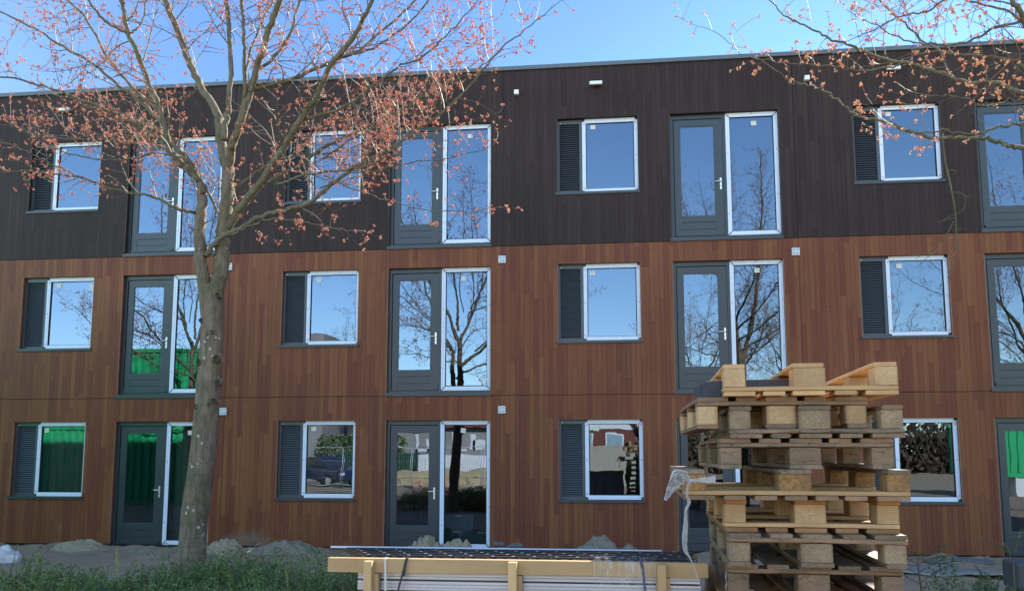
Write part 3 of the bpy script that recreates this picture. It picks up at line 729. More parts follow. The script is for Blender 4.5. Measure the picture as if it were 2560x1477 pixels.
# ------------------------------------------------------------------ crate of aluminium profiles
M['yellow_pine'] = timber('planed_pine', (0.60, 0.40, 0.20), (0.51, 0.32, 0.145), (0.43, 0.26, 0.115), 0.0, 0.7, 0.6)
def aluminium():
    m, N, fin, t = nodes('aluminium_profile')
    tc = N('TexCoord')
    n = N('TexNoise', {'Vector': N('VectorMath', {0: tc.outputs['Object'], 1: (1.5, 1.0, 60.0)}, operation='MULTIPLY').outputs[0], 'Scale': 1.0, 'Detail': 3.0})
    c = ramp(N, n.outputs[0], [(0.3, (0.34, 0.36, 0.41)), (0.7, (0.55, 0.56, 0.60))])
    fin(N('BsdfPrincipled', {'Base Color': c, 'Metallic': 0.55, 'Roughness': 0.38}).outputs[0]); return m
M['alu'] = aluminium()
M['black_plastic'] = simple('black_plastic', (0.012, 0.012, 0.016), 0.35, var=0.1)
M['strap'] = simple('strap_fabric', (0.018, 0.020, 0.032), 0.6)
M['strap_blue'] = simple('blue_strap', (0.035, 0.055, 0.10), 0.45)
M['strap_white'] = simple('white_strap', (0.62, 0.58, 0.50), 0.6)
DC = 4.35; yF = base + DC
A = at(819.6, 1393, DC); B_ = at(1770, 1403, DC); zt = 1.088; zb = zt - 0.072
cl = tag(empty('profile_crate', (A.x, yF, 0)), 'yellow timber frame packed with bundled silver aluminium profiles', 'crate')
WC = B_.x - A.x; dep = 0.46
def X(px, D=DC): return at(px, 1400, D).x - A.x
def woodpiece(name, a, c, parent=cl, m='yellow_pine'):
    ln = [c[i] - a[i] for i in range(3)]; ax = ln.index(max(ln)); ctr = [(a[i] + c[i]) / 2 for i in range(3)]
    if ax == 0: bb = board(ln[0], ln[1], ln[2], 0.0008, 0.001); r_ = (0, 0, 0)
    elif ax == 2: bb = board(ln[2], ln[1], ln[0], 0.0008, 0.0005); r_ = (0, math.pi / 2, 0)
    else: bb = board(ln[1], ln[0], ln[2], 0.0008, 0.0005); r_ = (0, 0, math.pi / 2)
    return bb.build(name, parent, ctr, r_, M[m])
woodpiece('beam', (0, 0, zb), (WC, 0.045, zt))
woodpiece('beam', (0, dep + 0.05, zb - 0.02), (WC, dep + 0.095, zt - 0.02))
gb = 0.0
woodpiece('beam', (0, 0, gb + 0.06), (WC, 0.045, gb + 0.13)); woodpiece('beam', (0, dep + 0.05, gb + 0.06), (WC, dep + 0.095, gb + 0.13))
for i, (p0, p1) in enumerate(((916, 932), (1273, 1294), (1642, 1663))):
    x0, x1 = X(p0), X(p1) + (0.008 if i == 0 else 0)
    woodpiece('post', (x0, -0.052, gb), (x1, -0.002, zt - 0.004 - (0.0 if i else 0.004)))
    woodpiece('batten', (x1 - 0.055 + (0.03 if i < 2 else 0.01), 0.002, gb + 0.14), (x1 + 0.022, 0.040, zb - 0.003))
    woodpiece('post', (x0, dep + 0.1, gb), (x1, dep + 0.15, zt - 0.02))
    woodpiece('cross_beam', (x0, 0.05, gb + 0.06), (x0 + 0.07, dep + 0.045, gb + 0.13))
# profiles: a pile of ribbed silver sections, one mesh per layer row (front ones are separate profiles)
xl, xr = X(898, DC + .06), X(1748, DC + .06)
b = MB(); ph = 0.0565
segs = [(0.0, 0.0), (0.0, 0.012), (0.003, 0.0135), (0.003, 0.015), (0.0, 0.0165), (0.0, 0.030), (0.003, 0.0315), (0.003, 0.033), (0.0, 0.0345), (0.0, 0.0465)]
prof = [(yy, zz) for yy, zz in segs]; prof += [(0.06, 0.0465), (0.06, 0.0)]
np_ = len(prof)
b.add([(0, y, z) for y, z in prof] + [(1, y, z) for y, z in prof], [(i, i + 1, i + 1 + np_, i + np_) if i + 1 < np_ else (i, 0, np_, i + np_) for i in range(np_)] + [list(range(np_))[::-1], list(range(np_, 2 * np_))], M['alu'])
for f_i, f_ in enumerate(b.f[:np_]): b.f[f_i] = f_[::-1]
pmesh = b.mesh('profile')
nrow = 16
for j in range(nrow):
    z = zb - 0.008 - ph * (j + 1) + 0.028
    if z < gb + 0.13: break
    for c_ in range(7):
        if c_ > 0 and j > 2 and c_ < 6: continue
        o = link('profile', pmesh, cl, (xl + rnd.uniform(-0.006, 0.006), 0.052 + c_ * 0.064, z)); o.scale = (xr - xl + rnd.uniform(-0.01, 0.01), 1, 1)
woodpiece('panel', (xl + 0.01, 0.12, gb + 0.14), (xr - 0.01, 0.13, zb - 0.2))
# silver profiles on top, then black thermal strips
ztop = zt - 0.012
for c_ in range(7):
    b = MB(); b.box((0.30 + rnd.uniform(-.02, .02), 0.05 + c_ * 0.066, zb + 0.018), (X(1742) + rnd.uniform(-.02, .02), 0.05 + c_ * 0.066 + 0.060, ztop - 0.004), M['alu'], 0.001)
    b.build('profile', cl)
zk = ztop
for c_ in range(5):
    x0 = X(883) - c_ * 0.04; x1 = X(1742) - 0.03 * (c_ % 2)
    y0 = 0.07 + c_ * 0.070; b = MB(); z = zk + 0.001 * c_
    b.box((x0, y0, z), (x1, y0 + 0.026, z + 0.007), M['black_plastic']); b.box((x0, y0 + 0.05, z), (x1, y0 + 0.062, z + 0.007), M['black_plastic'])
    b.box((x0, y0 + 0.030, z + 0.015), (x1, y0 + 0.05, z + 0.020), M['black_plastic'])
    k = 0; x = x0 + 0.02
    while x < x1 - 0.05:
        s_ = 0.030 + 0.008 * ((k * 7) % 3)
        b.box((x, y0 - 0.010, z + 0.004), (x + s_, y0 + 0.012, z + 0.013), M['black_plastic'])
        b.add([(x + .006, y0 + .01, z + .007), (x + .014, y0 + .01, z + .007), (x + .024, y0 + .045, z + .018), (x + .016, y0 + .045, z + .018), (x + .006, y0 + .012, z + .003), (x + .014, y0 + .012, z + .003), (x + .024, y0 + .05, z + .014), (x + .016, y0 + .05, z + .014)],
              [(0, 1, 2, 3), (7, 6, 5, 4), (0, 4, 5, 1), (1, 5, 6, 2), (2, 6, 7, 3), (3, 7, 4, 0)], M['black_plastic'])
        b.box((x + 0.012, y0 + 0.026, z + 0.0), (x + 0.022, y0 + 0.05, z + 0.010), M['black_plastic'])
        if k % 2 == 0: b.box((x + 0.02, y0 + 0.032, z + 0.0205), (x + 0.036, y0 + 0.046, z + 0.0215), M['alu'])
        x += 0.052 + 0.004 * (k % 3); k += 1
    b.build('plastic_strip', cl)
b = MB(); b.box((X(828, DC + .45), 0.435, ztop + 0.017), (X(1655, DC + .45), 0.465, ztop + 0.024), M['film'])
b.build('white_profile', cl)
b = MB(); b.box((X(828, DC + .45) - 0.01, 0.432, ztop + 0.0), (X(1735, DC + .45), 0.468, ztop + 0.0165), M['black_plastic']); b.build('plastic_strip', cl)
for j in range(nrow):
    z = zb - 0.008 - ph * (j + 1) + 0.028
    if z < gb + 0.13: break
    b = MB(); b.box((xl + 0.012, 0.058, z + 0.0468), (xr - 0.012, 0.11, z + ph - 0.0003), M['black_plastic']); b.build('gap_shade_strip', cl)  # black strips added between profile rows, standing in for the shade in the gaps
# straps
def strap(pts, wd, m, name='strap'):
    P = cr(pts, 4); b = MB(); vs = []
    for p in P: vs += [(p.x, p.y, p.z), (p.x + wd, p.y - 0.001, p.z + 0.001), (p.x + wd, p.y + 0.0015, p.z), (p.x, p.y + 0.0025, p.z)]
    f = []
    for i in range(len(P) - 1):
        for k in range(4): f.append((i * 4 + k, i * 4 + (k + 1) % 4, (i + 1) * 4 + (k + 1) % 4, (i + 1) * 4 + k))
    b.add(vs, f, m); return b.build(name, cl)
def Q(px, py, y): p = at(px, py, DC + y); return Vector((p.x - A.x, y, p.z))
strap([Vector((X(1017), 0.07, ztop + 0.016)), Q(1016, 1393, -0.003), Q(1010, 1412, -0.006), Q(1003, 1436, -0.007), Q(992, 1477, -0.007), Q(980, 1530, -0.005)], 0.011, M['strap'])
strap([Vector((X(1015), 0.05, ztop + 0.014)), Q(1014, 1394, -0.009), Q(1009, 1415, -0.011), Q(1007, 1440, -0.008)], 0.012, M['strap'], 'strap_end')
strap([Vector((X(1595), 0.07, ztop + 0.016)), Q(1596, 1392, -0.003), Q(1603, 1420, -0.005), Q(1610, 1477, -0.006), Q(1616, 1540, -0.005)], 0.012, M['strap_blue'])
strap([Vector((X(961), 0.05, ztop + 0.014)), Q(961, 1395, -0.003), Q(961, 1420, -0.004), Q(961, 1540, -0.004)], 0.010, M['strap_white'])
# cling film over the right half of the beam
def cling():
    m, N, fin, t = nodes('cling_film')
    tc = N('TexCoord')
    n = N('TexNoise', {'Vector': N('VectorMath', {0: tc.outputs['Object'], 1: (170.0, 10.0, 7.0)}, operation='MULTIPLY').outputs[0], 'Scale': 1.0, 'Detail': 4.0, 'Roughness': 0.75, 'Distortion': 0.4})
    f = N('MapRange', {0: n.outputs[0], 1: 0.52, 2: 0.72, 3: 0.03, 4: 0.75}).outputs[0]
    bp = N('Bump', {'Height': n.outputs[0], 'Strength': 0.8, 'Distance': 0.01})
    p = N('BsdfPrincipled', {'Base Color': (0.85, 0.83, 0.82, 1), 'Roughness': 0.12, 'Specular IOR Level': 0.8, 'Normal': bp.outputs[0]})
    tr = N('BsdfTransparent', {})
    fin(N('MixShader', {0: f, 1: tr.outputs[0], 2: p.outputs[0]}).outputs[0]); return m
M['cling'] = cling()
b = MB(); x0, x1 = X(1484), X(1640); n = 60; vs = []; rows = [(0.16, ztop + 0.024), (0.07, ztop + 0.020), (0.0, zt + 0.004), (-0.004, zt + 0.001), (-0.005, zb + 0.03), (-0.004, zb - 0.015), (-0.004, zb - 0.06)]
for i in range(n + 1):
    for q, (yy, zz_) in enumerate(rows):
        e = 0.02 * noise.noise(Vector((i * 0.5, 3, 0))) if q == len(rows) - 1 else 0
        vs.append((x0 + (x1 - x0) * i / n, yy - 0.002 * abs(noise.noise(Vector((i * 0.8, q, 0)))), zz_ + e * 2))
m_ = len(rows); b.add(vs, [(i * m_ + k, (i + 1) * m_ + k, (i + 1) * m_ + k + 1, i * m_ + k + 1) for i in range(n) for k in range(m_ - 1)], M['cling'], True)
b.build('cling_film', cl)

# ------------------------------------------------------------------ things on the ground by the wall
M['sand'] = simple('sand', (0.31, 0.245, 0.165), 0.95, var=0.25, scale=25, bump=0.8, spec=0.1)
M['sand_grey'] = simple('grey_grit', (0.25, 0.205, 0.155), 0.95, var=0.5, scale=70, bump=1.0, spec=0.1)
def heap(label, px, pyb, D, w_, d_, h_, m='sand', seed=0, group='heaps of sand along the wall'):
    c = at(px, pyb, D); x0, y0 = c.x, base + D; b = MB(); n = 34; vs = []
    for j in range(n + 1):
        for i in range(n + 1):
            u, v = i / n * 2 - 1, j / n * 2 - 1; r = math.sqrt(u * u + v * v)
            k = max(0.0, 1 - r * (1 + 0.25 * noise.noise(Vector((u * 1.5 + seed, v * 1.5, seed)))))
            z = h_ * (k ** 0.8) * (1 + 0.5 * noise.noise(Vector((u * 2.2, v * 2.2, seed + 3.0)))) + 0.10 * h_ / 0.2 * k ** 0.3 * noise.fractal(Vector((u * 5, v * 5, seed)), 1.0, 2.0, 5)
            xx, yy = u * w_ / 2, v * d_ / 2
            vs.append((xx, yy, gz(x0 + xx, y0 + yy) + z - 0.02))
    b.add(vs, [(j * (n + 1) + i, j * (n + 1) + i + 1, (j + 1) * (n + 1) + i + 1, (j + 1) * (n + 1) + i) for j in range(n) for i in range(n)], M[m], True)
    tag(b.build('sand_heap', None, (x0, y0, 0)), label, 'sand heap', group)
heap('low pale sand heap against the wall below the leftmost window', 200, 1361, 15.6, 1.3, 0.8, 0.15, seed=1)
heap('sand heap beside the foot of the tree trunk', 572, 1366, 15.5, 1.0, 0.9, 0.22, seed=2)
heap('broad sand heap against the wall between the trunk and the timber crate', 708, 1366, 15.5, 1.4, 1.0, 0.24, seed=3, m='sand_grey')
heap('pointed sand heap in front of the second door from the left', 1075, 1366, 15.4, 1.05, 0.7, 0.33, seed=4)
heap('wider flat sand heap in front of the tall window beside the second door', 1140, 1366, 15.4, 0.95, 0.6, 0.29, seed=5)
heap('heap of grey grit against the wall below the third window', 1520, 1368, 15.5, 1.5, 0.8, 0.33, seed=6, m='sand_grey')
heap('low sand heap in front of the leftmost door', 355, 1372, 15.5, 0.9, 0.5, 0.09, seed=7, m='sand_grey')
M['paver'] = simple('grey_paver', (0.12, 0.12, 0.12), 0.85, var=0.25, scale=30, bump=0.4)
M['stone_wet'] = simple('grey_plastic', (0.15, 0.16, 0.18), 0.5)
paver_at = [(1246, 1347, 0.20, 10, 'topmost grey paver of the little pile right of the tall window'), (1262, 1356, 0.25, -8, 'grey paver at the left end of the pile behind the crate'), (1290, 1352, 0.22, 14, 'grey paver leaning in the middle of the pile behind the crate'),
            (1318, 1358, 0.28, -5, 'long grey paver at the right end of the pile behind the crate'), (1230, 1357, 0.2, 3, 'lowest grey paver on the left under the topmost one')]
for px, py, ln, yw, lab in paver_at:
    p = at(px, py, 15.3); b = MB(); b.box((-ln / 2, -0.06, -0.03), (ln / 2, 0.06, 0.03), M['paver'])
    zz_ = gz(p.x, p.y) + {1246: .235, 1262: .14, 1290: .19, 1318: .12, 1230: .12}[px]
    o = b.build('paver', None, (p.x, p.y, zz_), (0, R(rnd.uniform(-4, 6)), R(yw))); bevel(o, 0.008); tag(o, lab, 'paver', 'pavers piled by the wall')
heap('rubble heap carrying the grey pavers behind the crate', 1280, 1366, 15.35, 1.3, 0.7, 0.16, seed=9, m='sand_grey')
# loose sheet of board lying on the right
M['sheet'] = simple('weathered_sheet', (0.21, 0.20, 0.185), 0.85, var=0.25, scale=4, bump=0.2)
c0, c1 = at(2262, 1386, 13.7), at(2470, 1412, 12.6)
b = MB(); n = 24; vs = []; nj = 8
for i in range(n + 1):
    for j in range(nj + 1):
        t, s_ = i / n, j / nj
        x = c0.x - 0.4 + (c1.x - c0.x + 0.8) * t + 0.25 * s_; y = c0.y + (c1.y - c0.y) * t + 1.5 * s_
        lift = 0.05 * max(0, t - 0.5) * 2 * (1 - s_) ** 2 + 0.012 * math.sin(t * 9 + s_ * 2)
        vs.append((x, y, gz(x, y) + 0.035 + lift))
b.add(vs, [(i * (nj + 1) + j, (i + 1) * (nj + 1) + j, (i + 1) * (nj + 1) + j + 1, i * (nj + 1) + j + 1) for i in range(n) for j in range(nj)], M['sheet'], True)
o = b.build('board_sheet'); s_ = o.modifiers.new('thick', 'SOLIDIFY'); s_.thickness = 0.018
tag(o, 'thin warped grey sheet lying on the ground behind the right-hand bushes', 'sheet')
# broken slabs beside the sheet
for i, (px, py, ln) in enumerate(((2430, 1376, 0.45), (2470, 1384, 0.3), (2350, 1376, 0.35))):
    p = at(px, py, 15.0); b = MB(); b.box((-ln / 2, -0.12, -0.02), (ln / 2, 0.12, 0.025), M['paver'], 0.012)
    tag(b.build('stone_slab', None, (p.x, 15.2 + base, gz(p.x, -1) + 0.04), (R(4), R(3 - 4 * i), R(12 * i - 10))),
        ('broken grey slab against the wall left of the right-hand door', 'small broken slab nearest to the right-hand door', 'thin broken slab below the rightmost window')[i], 'slab', 'broken slabs by the wall on the right')
# white sack at the left edge
b = MB(); n = 22; vs = []; c = at(2, 1390, 13.0)
for i in range(n + 1):
    for j in range(n + 1):
        a_, e_ = 2 * math.pi * i / n, math.pi / 2 * j / n
        r_ = 1 + 0.22 * noise.fractal(Vector((math.cos(a_) * 2, math.sin(a_) * 2, e_ * 2)), 1.0, 2.0, 4)
        vs.append((0.33 * r_ * math.cos(a_) * math.cos(e_), 0.3 * r_ * math.sin(a_) * math.cos(e_), 0.26 * r_ * math.sin(e_) ** 0.8))
b.add(vs, [(i * (n + 1) + j, (i + 1) * (n + 1) + j, (i + 1) * (n + 1) + j + 1, i * (n + 1) + j + 1) for i in range(n) for j in range(n)], M['paper'], True)
tag(b.build('plastic_sack', None, (c.x - 0.05, base + 13.0, gz(c.x, -3.2) - 0.02)), 'crumpled pale plastic sack on the ground at the left edge', 'sack')
# red and white stick
p0, p1 = at(602, 1382, 14.6), at(636, 1363, 14.9)
p0.z = gz(p0.x, p0.y) + 0.02; p1.z = gz(p1.x, p1.y) + 0.14
b = MB(); q = p0.lerp(p1, 0.42); b.tube([p0 - p0, q - p0], 0.012, 6, M['red']); b.tube([q - p0, p1 - p0], 0.012, 6, M['strap_white'])
tag(b.build('marker_stick', None, p0), 'short red and white stick lying between two sand heaps', 'stick')
# dark block at the right edge
M['dark_plastic'] = simple('dark_grey_plastic', (0.05, 0.052, 0.055), 0.55, var=0.1)
c = at(2522, 1400, 6.6); t_ = tag(empty('barrier_foot', (c.x + 0.30, base + 6.6, 0)), 'dark grey block at the right edge behind the bushes', 'block')
zt_ = c.z; b = MB(); b.box((-0.30, -0.12, 0.0), (0.34, 0.12, zt_ - 0.20), M['dark_plastic']); bevel(b.build('plinth', t_), 0.02)
b = MB(); b.box((-0.30, -0.13, zt_ - 0.195), (0.34, 0.13, zt_), M['dark_plastic']); bevel(b.build('block', t_), 0.02)

# ------------------------------------------------------------------ shrubs
def leafmat(name, a, b_):
    m, N, fin, t = nodes(name)
    tc = N('TexCoord'); g_ = N('NewGeometry')
    n = N('TexNoise', {'Vector': tc.outputs['Object'], 'Scale': 3.0, 'Detail': 2.0})
    f = math_(N, 'ADD', math_(N, 'MULTIPLY', g_.outputs['Random Per Island'], 0.6), math_(N, 'MULTIPLY', n.outputs[0], 0.5))
    c = ramp(N, f, [(0.2, a), (0.85, b_)])
    p = N('BsdfPrincipled', {'Base Color': c, 'Roughness': 0.38, 'Specular IOR Level': 0.5})
    tl = N('BsdfTranslucent', {'Color': c})
    fin(N('MixShader', {0: 0.3, 1: p.outputs[0], 2: tl.outputs[0]}).outputs[0]); return m
M['leaf'] = leafmat('shrub_leaf', (0.055, 0.115, 0.032), (0.17, 0.25, 0.055))
M['leaf_tip'] = leafmat('shrub_leaf_young', (0.20, 0.27, 0.045), (0.42, 0.45, 0.08))
M['leaf_r'] = leafmat('shrub_leaf_dark', (0.04, 0.08, 0.035), (0.13, 0.18, 0.06))
M['twig_s'] = simple('shrub_twig', (0.10, 0.075, 0.045), 0.8)
def sprig(b, bt, root, d, L, leaf, r, mat, sz=0.017, sp=0.018, droop=0.8, bs=None):
    n = max(5, int(L / 0.05)); p = Vector(root); d = d.normalized(); pts = [p.copy()]
    for i in range(n):
        d = (d + Vector((0, 0, -droop * (i / n) * 0.30)) + Vector([r.uniform(-.09, .09) for _ in range(3)])).normalized(); p = p + d * (L / n); pts.append(p.copy())
    bt.tube(pts, [0.003 * (1 - 0.7 * i / n) for i in range(n + 1)], 3, M['twig_s'], cap=False)
    k = 0; dist = 0.0; start = 0.25 * L
    for i in range(n):
        a, c = pts[i], pts[i + 1]; seg = (c - a).length; dd = (c - a).normalized()
        q = 0.0
        while q < seg:
            if dist + q > start:
                pos = a + dd * q; s = dd.cross(Vector((0, 0, 1)));
                if s.length < 0.1: s = Vector((1, 0, 0))
                s.normalize(); s = s * (1 if k % 2 else -1); u = s.cross(dd)
                l = sz * r.uniform(0.7, 1.25) * (1 - 0.4 * (dist + q) / L); w2 = l * 0.38
                o = (s * 0.85 + dd * 0.45 + u * r.uniform(-.5, .6) + Vector((0, 0, 0.15))).normalized(); sd_ = o.cross(u + Vector([r.uniform(-.4, .4) for _ in range(3)])).normalized()
                up_ = o.cross(sd_)
                b.add([pos, pos + o * l * 0.5 + sd_ * w2 + up_ * l * .1, pos + o * l, pos + o * l * 0.5 - sd_ * w2 + up_ * l * .1], [(0, 1, 2, 3)], mat)
                k += 1
            q += sp * 0.5
        dist += seg
def shrub(name, label, cx, cy, rx, ry, h, n, leaf, seed, L=(0.35, 0.75), stragglers=0, droop=0.8, group=None, sz=0.021, lo=0.0, sp=0.015):
    r = random.Random(seed); z0 = gz(cx, cy)
    o = tag(empty(name, (cx, cy, z0)), label, 'shrub', group)
    b, bt, b2 = MB(), MB(), MB()
    for i in range(n):
        a = r.uniform(0, 2 * math.pi); q = math.sqrt(r.random())
        ux, uy = q * math.cos(a), q * math.sin(a)
        top = h * (1 - 0.55 * q * q) * r.uniform(0.75, 1.05)
        root = Vector((ux * rx * 0.9, uy * ry * 0.9, max(lo, r.uniform(0.35, 0.95) * top - 0.12)))
        d = Vector((ux * 0.9 + r.uniform(-.7, .7), uy * 0.9 + r.uniform(-.7, .7), r.uniform(0.1, 0.85)))
        young = r.random() < 0.2
        sprig(b2 if young else b, bt, root, d, r.uniform(*L) * (0.6 if i > stragglers else 1.25), leaf, r, M['leaf_tip'] if young else M[leaf], sz=sz, droop=droop, sp=sp)
    for i in range(n // 6):      # stems down to the soil
        a = r.uniform(0, 6.28); q = math.sqrt(r.random()); x, y = rx * .8 * q * math.cos(a), ry * .8 * q * math.sin(a)
        bt.tube([(x * .8, y * .8, -0.05), (x * .9 + .02, y * .9, h * .3), (x, y, h * .75)], [0.006, 0.004, 0.002], 4, M['twig_s'], cap=False)
    for i in range(int(n * 22)):
        a = r.uniform(0, 2 * math.pi); q = math.sqrt(r.random()); x, y = q * math.cos(a) * rx, q * math.sin(a) * ry
        top = h * (1 - 0.5 * q * q) * (0.80 + 0.5 * noise.noise(Vector((x * 4 + seed, y * 4, 0))))
        p = Vector((x, y, top * (1 - 0.55 * r.random() ** 2))); l = sz * r.uniform(.7, 1.4)
        u = Vector([r.uniform(-1, 1) for _ in range(3)]).normalized(); v = u.cross(Vector([r.uniform(-1, 1) for _ in range(3)])).normalized()
        b.add([p - u * l * .5, p + v * l * .28, p + u * l * .5, p - v * l * .28], [(0, 1, 2, 3)], M[leaf])
    b.build('foliage', o); b2.build('young_foliage', o); bt.build('stems', o)
    return o
def sh(label, px, D, rx, ry, ytop, n, leaf, seed, **kw):
    c = at(px, ytop, D); shrub('shrub', label, c.x, base + D, rx, ry, c.z - gz(c.x, base + D) + 0.06, n, leaf, seed, **kw)
G1 = 'evergreen shrubs at the lower left'
sh('dense low evergreen shrub at the left edge behind the others', 60, 7.6, 0.85, 0.8, 1408, 420, 'leaf', 11, group=G1)
sh('dense evergreen shrub in the corner, nearest the left edge of the picture', 170, 6.6, 0.9, 0.6, 1438, 400, 'leaf', 12, group=G1)
sh('evergreen shrub with long arching shoots left of the trunk', 330, 7.3, 0.75, 0.8, 1425, 300, 'leaf', 13, stragglers=14, group=G1)
sh('yellow-tipped evergreen shrub around the foot of the trunk', 470, 7.6, 0.75, 0.65, 1405, 360, 'leaf', 14, stragglers=10, group=G1)
sh('evergreen shrub just right of the trunk, growing up to the sand heap', 600, 8.0, 0.7, 0.7, 1378, 400, 'leaf', 15, stragglers=12, group=G1)
sh('evergreen shrub between the trunk and the crate with loose upright shoots', 730, 7.4, 0.75, 0.8, 1405, 400, 'leaf', 16, stragglers=14, group=G1)
sh('evergreen shrub pressed against the left end of the crate', 850, 7.0, 0.6, 0.8, 1385, 330, 'leaf', 17, stragglers=12, group=G1)
sh('low evergreen shrub below the trunk, cut by the bottom edge', 560, 6.3, 1.1, 0.5, 1445, 420, 'leaf', 18, group=G1)
G2 = 'dark shrubs at the lower right'
sh('sparse dark shrub with one upright leader right of the pallets', 2305, 5.2, 0.28, 0.4, 1405, 110, 'leaf_r', 21, L=(0.3, 0.6), droop=0.4, group=G2, sz=0.019)
sh('dark shrub filling the gap between the sparse shrub and the dark block', 2400, 5.6, 0.34, 0.4, 1425, 210, 'leaf_r', 22, L=(0.25, 0.5), droop=0.5, group=G2, sz=0.019)
sh('bushy dark shrub just left of the dark block', 2478, 6.1, 0.32, 0.4, 1398, 300, 'leaf_r', 23, L=(0.25, 0.55), group=G2, sz=0.019)
r_ = random.Random(5)
o = tag(empty('shrub_leader', at(2304, 1477, 5.0)), 'tall bare-topped shoot rising alone beside the pallets', 'shoot')
bb, bt = MB(), MB(); bt.tube([Vector(), at(2296, 1420, 5.0) - o.location, at(2293, 1372, 5.0) - o.location], [0.005, 0.004, 0.002], 5, M['twig_s'])
bt.tube([at(2293, 1372, 5.0) - o.location, at(2291, 1361, 5.0) - o.location, at(2284, 1362, 5.0) - o.location, at(2274, 1373, 5.0) - o.location], [0.002, 0.0018, 0.0015, 0.001], 4, M['twig_s'])
bt.tube([at(2304, 1477, 5.0) - o.location, Vector((0.02, 0, -1.0))], 0.006, 5, M['twig_s'])
for y_, dx_, L_ in ((1385, 1, .10), (1387, -1, .08), (1398, 1, .22), (1400, -1, .14), (1412, -1, .2), (1408, 1, .26), (1430, 1, .28), (1436, -1, .25), (1455, 1, .3), (1460, -1, .3)):
    sprig(bb, bt, at(2295 + (y_ - 1385) * 0.08, y_, 5.0) - o.location, Vector((dx_, r_.uniform(-.4, .4), 0.55)), L_, None, r_, M['leaf_r'], sz=0.019, droop=0.6, sp=0.014)
bb.build('foliage', o); bt.build('stem', o)
o = tag(empty('shrub_leader', at(2530, 1400, 6.3)), 'pale shoots arching over the dark block in front of the right-hand door', 'shoot')
bb, bt = MB(), MB()
for (x0, y0, x1, y1) in ((2533, 1398, 2470, 1354), (2535, 1398, 2550, 1345), (2530, 1395, 2508, 1381)):
    P = cr([at(x0, y0, 6.3), at((x0 + x1) / 2, (y0 + y1) / 2 - 8, 6.3), at(x1, y1, 6.3)], 4); P = [p - o.location for p in P]
    bt.tube(P, 0.0018, 3, M['twig_s'])
    for i in range(1, len(P)):
        sprig(bb, bt, P[i], (P[i] - P[i - 1]) + Vector((0, 0, 0.01)), 0.08, None, r_, M['leaf_tip'], sz=0.013, sp=0.02)
bt.tube([at(2533, 1398, 6.3) - o.location, Vector((0, 0, -0.9))], 0.005, 4, M['twig_s'])
bb.build('foliage', o); bt.build('stem', o)

# ------------------------------------------------------------------ trees
def barkmat(name, a, b_, lich):
    m, N, fin, t = nodes(name)
    tc = N('TexCoord'); P = tc.outputs['Object']
    st = N('VectorMath', {0: P, 1: (22.0, 22.0, 5.0)}, operation='MULTIPLY').outputs[0]
    n1 = N('TexNoise', {'Vector': st, 'Scale': 1.0, 'Detail': 6.0, 'Roughness': 0.65, 'Distortion': 0.5})
    n2 = N('TexNoise', {'Vector': P, 'Scale': 2.5, 'Detail': 4.0})
    c = ramp(N, n1.outputs[0], [(0.3, a), (0.7, b_)])
    z = N('SeparateXYZ', {0: P}).outputs[2]
    gm = N('MapRange', {0: n2.outputs[0], 1: 0.4, 2: 0.65, 3: 0.0, 4: 0.55}).outputs[0]
    c = mixc(N, gm, c, (0.105, 0.10, 0.045))
    vo = N('TexVoronoi', {'Vector': N('VectorMath', {0: P, 1: (1.0, 1.0, 0.8)}, operation='MULTIPLY').outputs[0], 'Scale': 16.0, 'Randomness': 1.0})
    lsel = N('TexNoise', {'Vector': P, 'Scale': 3.2, 'Detail': 2.0})
    l = math_(N, 'MULTIPLY', math_(N, 'LESS_THAN', math_(N, 'ADD', vo.outputs['Distance'], math_(N, 'MULTIPLY', n1.outputs[0], 0.12)), 0.26), math_(N, 'GREATER_THAN', lsel.outputs[0], 0.55))
    c = mixc(N, math_(N, 'MULTIPLY', l, lich), c, (0.42, 0.42, 0.36))
    cv = N('VectorMath', {0: P, 1: N('VectorMath', {0: n2.outputs['Color'], 1: (0.25, 0.25, 0.1)}, operation='MULTIPLY').outputs[0]}, operation='ADD').outputs[0]
    cvs = N('TexVoronoi', {'Vector': N('VectorMath', {0: cv, 1: (11.0, 11.0, 1.6)}, operation='MULTIPLY').outputs[0], 'Scale': 1.0}, feature='DISTANCE_TO_EDGE')
    ckm = N('MapRange', {0: cvs.outputs['Distance'], 1: 0.0, 2: 0.07, 3: 0.42, 4: 0.0}).outputs[0]
    c = mixc(N, math_(N, 'MULTIPLY', ckm, N('MapRange', {0: n2.outputs[0], 1: 0.42, 2: 0.58, 3: 0.1, 4: 1.0}).outputs[0]), c, (0.05, 0.036, 0.024))
    rg = N('TexNoise', {'Vector': N('VectorMath', {0: P, 1: (5.0, 5.0, 60.0)}, operation='MULTIPLY').outputs[0], 'Scale': 1.0, 'Detail': 3.0})
    ringm = N('MapRange', {0: rg.outputs[0], 1: 0.60, 2: 0.72, 3: 0.0, 4: 0.32}).outputs[0]
    c = mixc(N, ringm, c, (0.045, 0.036, 0.026))
    h = math_(N, 'SUBTRACT', math_(N, 'SUBTRACT', n1.outputs[0], math_(N, 'MULTIPLY', ckm, 0.25)), math_(N, 'MULTIPLY', ringm, 0.5))
    bp = N('Bump', {'Height': h, 'Strength': 0.8, 'Distance': 0.022})
    fin(N('BsdfPrincipled', {'Base Color': c, 'Roughness': 0.85, 'Normal': bp.outputs[0], 'Specular IOR Level': 0.2}).outputs[0]); return m
M['bark'] = barkmat('maple_bark', (0.095, 0.07, 0.048), (0.27, 0.205, 0.145), 1.0)
M['bark_young'] = barkmat('maple_branch_bark', (0.095, 0.08, 0.05), (0.22, 0.19, 0.125), 0.35)
M['knot'] = simple('bark_knot', (0.06, 0.045, 0.03), 0.9, var=0.3, scale=60, bump=0.5)
